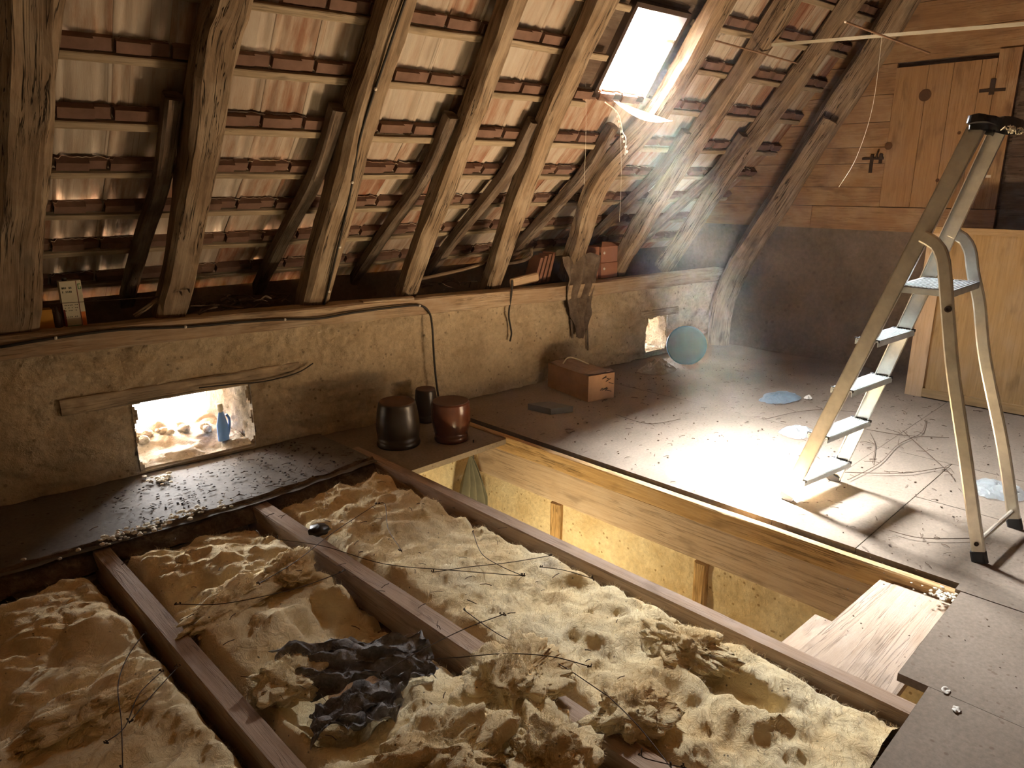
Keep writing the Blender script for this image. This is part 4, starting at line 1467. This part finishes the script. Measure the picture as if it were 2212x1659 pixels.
mb.tube([W(3.92, -.2, .96), W(4.15, -.15, .98), W(4.25, -.15, 1.02), W(4.24, -.14, 1.08)], .012, 7)
solo(mb, 'hooked_pipe', MT['burlap'], 'grey hooked pipe end lying left of the leaning bricks', 'pipe')
# leaning bricks / tiles
for k in range(4):
    mb = MB()
    s = 4.20 + k * .055
    a = W(s, -.06 - .01 * k, ZS - .055)
    lean = ES * .075 + EZ * (.20 + .01 * k)
    mb.box(a, lean, ES * .028, -EN * .13)
    w_ = ['leftmost', 'second from the left', 'third from the left', 'rightmost'][k]
    ob = solo(mb, 'clay_slab', MT['brick'], 'thin reddish clay slab leaning on the sill beside the sacking, ' + w_, 'clay slab', 'leaning clay slabs on the sill')
    bevel(ob, .004)
# cartons
def carton(s0, w, z0, h, lab, knob=True, top=False):
    p = empty('carton', W(s0, -.08, z0), lab, 'carton', 'reddish cartons stacked on the sill')
    mb = MB()
    mb.box(W(s0, -.03, z0), ES * w, -EN * .20, EZ * h)
    b = part(mb, 'body', MT['card_red'], p)
    bevel(b, .004)
    if knob:
        mb = MB()
        mb.lathe([(.012, 0), (.012, .003), (.006, .005), (.001, .005)], W(s0 + w * .18, -.029, z0 + h * .62), EN, 14)
        part(mb, 'eyelet', MT['clip'], p, smooth=True)
    if top:
        mb = MB()
        mb.quad(W(s0, -.03, z0 + h), W(s0 + w, -.03, z0 + h), W(s0 + w * .8, -.06, z0 + h + .03), W(s0 + .04, -.06, z0 + h + .045))
        mb.quad(W(s0 + w, -.03, z0 + h), W(s0 + w, -.23, z0 + h), W(s0 + w + .05, -.22, z0 + h + .03), W(s0 + w + .05, -.03, z0 + h + .02))
        part(mb, 'flap', MT['card_red'], p)
    return p
carton(4.945, .205, .790, .128, 'lower reddish carton with a white eyelet on the sill between two rafters')
carton(4.94, .205, .922, .132, 'upper reddish carton with open flaps and a white eyelet, on top of the other', top=True)
carton(4.72, .19, .79, .27, 'plain tall reddish carton partly hidden behind the skylight rafter', knob=False)
# dusty sacking hanging from the sill
sk_ = empty('hanging_sacking', W(4.6, .08, .9), 'tattered grey-brown sacking hanging from the rafter foot down the low wall', 'sacking')
mb = MB()
def fs(u, v):
    z = 1.02 - v * .68
    wd = .36 * (1 - v) ** .8 + .10
    if v > .75: wd *= (1 - (v - .75) * 2.4)
    s = 4.60 - .02 * v + (u - .5) * wd + .02 * math.sin(v * 9)
    n = .085 + .03 * math.sin(u * 17 + v * 4) * (1 - v * .4) + .03 * noise.noise(Vector((u * 4, v * 6, 2)))
    return W(s, n, z + .02 * noise.noise(Vector((u * 9, v * 3, 6))))
mb.grid(fs, 60, 60)
part(mb, 'cloth', MT['burlap'], sk_, smooth=True)
mb = MB()
mb.tube([W(4.66, .04, .62), W(4.72, .03, .52), W(4.735, .03, .38), W(4.74, .04, .20)], .008, 6)
part(mb, 'dangling_shred', MT['burlap'], sk_)
mb = MB()
mb.tube([W(4.52, .05, .50), W(4.55, .03, .40), W(4.56, .03, .33)], .01, 6)
part(mb, 'dangling_shred', MT['burlap'], sk_)

# cables
def cable(name, pts, r, label, clips=(), cat='cable'):
    p = empty(name, pts[0], label, cat)
    mb = MB()
    mb.tube(pts, r, 7)
    part(mb, 'wire', MT['cable'], p, smooth=True)
    if clips:
        for c in clips:
            mb = MB()
            mb.blob(c, .009, .1, 1, 8)
            part(mb, 'clip', MT['clip'], p)
    return p
cl = [on_wall(u, v, .085) for u, v in ((0, 750), (120, 730), (260, 712), (400, 706), (530, 695), (615, 690), (690, 688), (760, 676), (850, 664), (905, 660), (925, 672), (933, 700), (938, 780), (943, 830), (947, 856))]
cable('wall_cable', cl, .0075, 'dark cable clipped along the sill and hanging down to the pots', [cl[1] + EN * .004, cl[3] + EN * .004, cl[5] + EN * .004, cl[9] + EN * .008])
cl = [W(3.84, .10, .88), W(3.845, .09, .78), W(3.85, .05, .62), W(3.875, .04, .52), W(3.885, .04, .46), W(3.87, .04, .40)]
cable('short_cable', cl, .007, 'short black cable hanging down the wall from the rafter left of the skylight')
cl = [RF(2.36, 3.0, -.008), RF(2.375, 2.2, -.008), RF(2.345, 1.7, -.010), RF(2.315, 1.2, -.008), RF(2.345, .8, -.010), RF(2.36, .35, -.012), RF(2.37, .0, -.012), RF(2.36, -.3, -.02), RF(2.33, -.47, -.02)]
cable('rafter_cable', cl, .0065, 'dark cable running down the front of the rafter above the wall opening', [RF(2.372, 2.0, -.012), RF(2.325, 1.45, -.014), RF(2.335, .9, -.014), RF(2.365, .45, -.016), RF(2.375, .1, -.016)])
cl = [on_wall(u, v, .045) for u, v in ((676, 785), (640, 806), (570, 824), (500, 830), (430, 838))]
cable('thin_cable', cl, .004, 'thin dark wire running along the lintel of the wall opening')
mb = MB()
mb.tube([W(0.88, -.02, 1.0), W(1.15, .0, .995), W(1.42, .02, .99), W(1.55, .01, .995)], .0015, 4)
solo(mb, 'thin_wire', MT['wire'], 'thin wire stretched from the printed tin to the pale cracked rafter', 'wire')
for k, (u, v, lab) in enumerate(((372, 636, 'left'), (388, 630, 'right'))):
    mb = MB()
    P = on_wall(u, v, -.0)
    P = RF(*( [(1.485, .20), (1.525, .215)][k]), -.002)
    mb.tube([P, P - OUT * .03, P - OUT * .03 + EZ * .02], .0035, 5)
    solo(mb, 'bent_nail', MT['iron'], 'rusty nail low in the pale cracked rafter, %s one of two' % lab, 'nail')

# blue bottle in the wall opening
q = W(1.70, -.12, .055)
bb = empty('detergent_bottle', q, 'blue plastic bottle with a cream cap standing in the bright wall opening', 'bottle')
mb = MB()
def fb(u, v):
    an = u * 2 * math.pi
    h = .185 * v
    r = .034 if v < .55 else .034 - (v - .55) * .045
    r *= (1 - .0 * v)
    x = math.cos(an) * r * 1.0
    y = math.sin(an) * r * .6
    return q + ES * x + EN * y + EZ * h
mb.grid(fb, 28, 16)
mb.tube([q + ES * .03 + EZ * .16, q + ES * .045 + EZ * .13, q + ES * .042 + EZ * .08, q + ES * .03 + EZ * .03], .008, 8)
part(mb, 'body', MT['bottle'], bb, smooth=True)
mb = MB()
mb.lathe([(.001, 0), (.014, 0), (.014, .01), (.019, .012), (.016, .05), (.001, .05)], q + EZ * .183 - ES * .002, EZ, 18)
part(mb, 'cap', MT['cream'], bb, smooth=True)
mb = MB()
rg = random.Random(12)
for k in range(14):
    c = W(rg.uniform(1.26, 1.66), rg.uniform(-.45, -.25), .10 + rg.uniform(0, .02))
    mb.blob(c, rg.uniform(.02, .05), .5, k, 8, .7)
o = solo(mb, 'mortar_rubble', MT['reveal'], 'loose mortar rubble heaped in the bottom of the bright wall opening', 'rubble', smooth=True)
o['kind'] = 'stuff'

# cloth hanging in the hole
hc = empty('hanging_cloth', (2.86, 3.33, -.1), 'dark folded cloth hanging from a point at the far end of the floor hole', 'cloth')
mb = MB()
top = on(1018, 990, 1, 3.30)
def fc(u, v):
    wl = on(984 - 4 * v, 1040, 1, 3.30)
    zz = top.z - v * .55
    w_ = .02 + .30 * v ** .8 if v < .6 else .02 + .30 * .6 ** .8
    x = top.x + .02 + (u - .42) * w_ * 1.15
    y = 3.32 + .035 * math.sin(u * 22) * min(1, v * 3) + .01
    return Vector((x, y, zz))
mb.grid(fc, 70, 30)
part(mb, 'fabric', MT['cloth'], hc, smooth=True)
mb = MB()
mb.tube([top + Vector((.02, .0, .12)), top + Vector((.02, .0, -.01))], .004)
part(mb, 'string', MT['cable'], hc)

# antenna hanging across the right of the roof
an0 = RF(5.30, 2.03, -.03)
d0 = ray(2212, 55)
t_ = (an0.x - .35) / d0.x
an1 = Vector((0, 0, CAM_H)) + d0 * t_
an1 = an1 + (an1 - an0) * .15
an = empty('tv_antenna', an0, 'old pale metal aerial boom with thin cross rods hanging below the roof at the right', 'antenna')
mb = MB()
bd = (an1 - an0)
mb.box(an0, bd, (.0, 0, .018), (.018, 0, 0))
part(mb, 'boom', MT['antenna'], an)
def rod(u0, v0, u1, v1, um, vm, nm):
    dm = ray(um, vm)
    # distance of the boom at this point
    k = min((abs((an0 + bd * (i / 200) - Vector((0, 0, CAM_H))).normalized().dot(dm.normalized()) - 1), i) for i in range(201))[1] / 200
    C = an0 + bd * k
    dist = (C - Vector((0, 0, CAM_H))).dot(_f)
    A = Vector((0, 0, CAM_H)) + ray(u0, v0) * (dist - .12)
    B = Vector((0, 0, CAM_H)) + ray(u1, v1) * (dist + .12)
    m_ = MB()
    m_.tube([A, B], .006, 8, smooth=False)
    part(m_, nm, MT['rust'], an)
    m_ = MB()
    m_.blob(A, .008, 0, 1, 8)
    part(m_, 'tip', MT['clip'], an)
rod(1826, 47, 2008, 115, 1932, 88, 'cross_rod')
rod(1517, 80, 1722, 137, 1636, 112, 'cross_rod')

# ------------------------------------------------------------------ wires on the insulation, twigs and crumbs
wires = [
 ([(1003, 1318), (1080, 1372), (1200, 1430), (1300, 1495), (1318, 1508), (1380, 1570), (1450, 1659)], 'long rusty wire sagging over the right side of the insulation heap', .07),
 ([(920, 1425), (990, 1420), (1090, 1412), (1190, 1418), (1275, 1440)], 'twisted rusty wire with a hooked end lying on top of the heap', .14),
 ([(825, 1455), (900, 1410), (1000, 1360), (1085, 1328)], 'straight rusty wire crossing the peak of the heap', .14),
 ([(600, 1165), (700, 1180), (830, 1218), (980, 1232), (1130, 1244)], 'fine wire lying across the middle joist onto the long batt', .04),
 ([(560, 1260), (640, 1212), (720, 1150), (815, 1088)], 'fine wire rising from the middle batt to a knot on the long batt', .05),
 ([(818, 1088), (832, 1090), (838, 1140), (858, 1175), (868, 1190)], 'short looped wire below the knot on the long batt', .05),
 ([(1022, 1150), (1040, 1195), (1080, 1222), (1130, 1244)], 'short curved wire in the middle of the long batt', .03),
 ([(385, 1305), (470, 1305), (560, 1290), (650, 1268), (740, 1235)], 'thin dark wire across the leftmost joist', .04),
 ([(280, 1560), (330, 1500), (385, 1440)], 'short dark wire beside the leftmost joist', .04),
 ([(265, 1659), (262, 1560), (255, 1480), (275, 1420), (310, 1370)], 'dark wire lying along the left batt', .04),
 ([(225, 1605), (270, 1570), (300, 1500), (350, 1450)], 'thin bent wire in the bottom left corner', .05),
 ([(935, 1236), (1010, 1225), (1100, 1215), (1190, 1200)], 'fine wire lying on the far half of the long batt', .03),
 ([(1170, 1225), (1220, 1232), (1280, 1250)], 'tiny wire with a twisted end on the long batt beside the right joist', .03),
 ([(1385, 1632), (1400, 1640), (1480, 1659)], 'knotted wire end on the near part of the middle joist', .03),
]
rg = random.Random(4)
for pts, lab, z in wires:
    mb = MB()
    P3 = [on(u, v, 2, z + rg.uniform(0, .012)) for u, v in pts]
    mb.tube(P3, .0017, 5)
    for q_ in (0, -1):
        for _ in range(3):
            D = Vector((rg.uniform(-1, 1), rg.uniform(-1, 1), rg.uniform(-.3, 1))) * .012
            mb.tube([P3[q_], P3[q_] + D, P3[q_] + D * .5 + Vector((0, 0, .006))], .0018, 4)
    solo(mb, 'rusty_wire', MT['wire'], lab, 'wire', 'rusty wires on the insulation')
# dry vine stems on the far floor
vines = [([(1655, 905), (1720, 890), (1780, 885), (1850, 890)], 'faint dry stem on the far floor behind the ladder'),
 ([(1835, 1035), (1900, 1000), (1940, 960), (1990, 935), (2000, 905)], 'dry branching stem on the floor between the ladder legs'),
 ([(1860, 925), (1950, 940), (2050, 945)], 'dry stem lying behind the ladder steps'),
 ([(1950, 930), (2000, 975), (2050, 1020), (2060, 1035)], 'dark curved stem beside the rear leg of the ladder'),
 ([(1825, 1020), (1950, 1022), (2040, 1010), (2058, 1018)], 'long thin stem lying across the floor in front of the bag'),
 ([(1920, 1145), (1990, 1162), (2100, 1163)], 'thin stem on the floor in front of the rear leg'),
 ([(1885, 1000), (1890, 960), (1880, 935)], 'short upright bent stem by the ladder'),
 ([(1330, 895), (1400, 915), (1470, 905)], 'wispy dry stem on the floor right of the grey block')]
for pts, lab in vines:
    mb = MB()
    P3 = [on(u, v, 2, .012) for u, v in pts]
    mb.tube(P3, .0018, 5)
    for p_ in P3[1:-1]:
        for _ in range(2):
            D = Vector((rg.uniform(-1, 1), rg.uniform(-1, 1), 0.05)).normalized() * rg.uniform(.03, .09)
            mb.tube([p_, p_ + D * .5 + Vector((rg.uniform(-.01, .01), rg.uniform(-.01, .01), .004)), p_ + D], .0014, 4)
    solo(mb, 'dry_stem', MT['twig'], lab, 'stem', 'dry stems on the dusty floor')
# crumbs and straw on the floors
def crumbs(name, region, n, seed, mat, label, size=(.002, .007), kind='blob', z=0.003, cat='debris'):
    rg = random.Random(seed)
    mb = MB()
    for k in range(n):
        x, y = region(rg)
        if kind == 'blob':
            mb.blob((x, y, z + .001), rg.uniform(*size), .6, k, 6, .5)
        else:
            a = rg.random() * 6.28
            l = rg.uniform(.01, .05)
            mb.tube([(x, y, z), (x + math.cos(a) * l * .5 + rg.uniform(-.004, .004), y + math.sin(a) * l * .5, z + .003), (x + math.cos(a) * l, y + math.sin(a) * l, z)], rg.uniform(.0008, .002), 4, smooth=False)
    o = solo(mb, name, mat, label, cat)
    o['kind'] = 'stuff'
    return o
crumbs('floor_debris', lambda r: (r.uniform(3.2, 6.2), r.uniform(.7, 3.7)), 420, 1, MT['twig'], 'small dark crumbs scattered over the large floor')
crumbs('straw_bits', lambda r: (r.uniform(3.2, 6.0), r.uniform(.7, 3.6)), 260, 2, MT['twig'], 'tiny straw bits scattered over the large floor', kind='s')
crumbs('wall_side_debris', lambda r: (r.uniform(.9, 2.1), r.uniform(3.45, 4.1)), 260, 3, MT['iron'], 'black droppings and crumbs on the grey board under the wall opening', (.003, .008), z=.006)
crumbs('wall_side_straw', lambda r: (r.uniform(.8, 2.2), r.uniform(3.4, 4.0)), 160, 4, MT['twig'], 'straw bits on the grey board under the wall opening', kind='s', z=.008)
crumbs('insulation_crumbs', lambda r: (r.gauss(.98, .16), 3.42 + r.uniform(-.04, .08)), 90, 5, MT['rubble'], 'pale crumbs of insulation along the crumbling board edge', (.006, .016), z=.02)
crumbs('plaster_crumbs', lambda r: (r.gauss(1.24, .04), r.gauss(4.02, .05)), 24, 6, MT['rubble'], 'white plaster crumbs at the left foot of the wall opening', (.006, .018), z=.012)
crumbs('near_floor_debris', lambda r: (r.uniform(2.42, 3.9), r.uniform(-.2, .95)), 160, 7, MT['twig'], 'small dark crumbs on the near floor boards', (.001, .004), z=.001)
crumbs('white_fluff', lambda r: (3.06 + r.gauss(0, .025), .62 + r.gauss(0, .05)), 46, 8, MT['rubble'], 'white fluffy insulation bits at the corner where the floor boards meet', (.004, .012), z=-.012)
crumbs('straw_on_batts', lambda r: (r.uniform(.8, 2.2), r.uniform(1.0, 3.3)), 120, 9, MT['twig'], 'tiny straw bits lying on the insulation', kind='s', z=.01)

# cobwebs
def web(name, pts, r, label):
    mb = MB()
    mb.tube(pts, r, 4)
    return solo(mb, name, MT['webthread'], label, 'cobweb', 'cobweb threads')
web('cobweb_thread', [on(1340, 270, 0, 4.3), on(1342, 380, 0, 4.3), on(1338, 480, 0, 4.3)], .0012, 'cobweb thread hanging under the lower corner of the skylight')
web('cobweb_thread', [on(1262, 50, 0, 3.9), on(1266, 250, 0, 3.9), on(1262, 400, 0, 3.95)], .0012, 'long thin thread hanging left of the skylight')
web('cobweb_thread', [on(1905, 80, 0, 5.0), on(1885, 230, 0, 5.0), on(1850, 340, 0, 5.0), on(1812, 404, 0, 5.0)], .0015, 'cobweb thread hanging from the aerial in front of the boarded gable')
# webbed wire hook below the skylight
wb = empty('hanging_hook', RF(4.22, 1.36, -.02), 'web-covered wire hook hanging from the lower corner of the skylight', 'hook')
mb = MB()
A0 = RF(4.10, 1.44, .1)
mb.tube([A0, on(1335, 245, 0, 4.2), on(1345, 285, 0, 4.2), on(1352, 300, 0, 4.2), on(1350, 335, 0, 4.2)], .004, 5)
part(mb, 'hook_wire', MT['webthread'], wb)
mb = MB()
for k in range(9):
    P = on(1330 + k * 3, 240 + k * 11, 0, 4.2)
    mb.blob(P, .010, .5, k, 6)
part(mb, 'web_clump', MT['webthread'], wb)
# rag of web under the skylight
mb = MB()
def fwb(u, v):
    a = on(1320, 215, 0, 4.12); b = on(1452, 262, 0, 4.35); c = on(1362, 262, 0, 4.15)
    P = a.lerp(b, u)
    sag = math.sin(u * math.pi)
    return P + Vector((0, 0, -.06 * sag * v - .0)) + Vector((-.02 * v, -.02 * v, 0))
mb.grid(fwb, 20, 5)
solo(mb, 'cobweb_sheet', MT['web'], 'dusty sheet of cobweb spanning the bottom edge of the skylight', 'cobweb', smooth=True)

# thin dusty air
mb = MB()
mb.box((-1.75, -2.8, -2.4), (9.4, 0, 0), (0, 8.3, 0), (0, 0, 6.7))
m = bpy.data.materials.new('dusty_air')
m.use_nodes = True
nt = m.node_tree
nt.nodes.remove(nt.nodes['Principled BSDF'])
vsn = nd(nt, 'ShaderNodeVolumeScatter')
vsn.inputs['Color'].default_value = (.92, .96, 1, 1)
vsn.inputs['Density'].default_value = 0.0032
vsn.inputs['Anisotropy'].default_value = 0.3
nt.links.new(vsn.outputs[0], nt.nodes['Material Output'].inputs['Volume'])
hz = mb.build('dusty_air', m)
hz['kind'] = 'stuff'
hz['label'] = 'thin dusty haze hanging in the air of the attic'
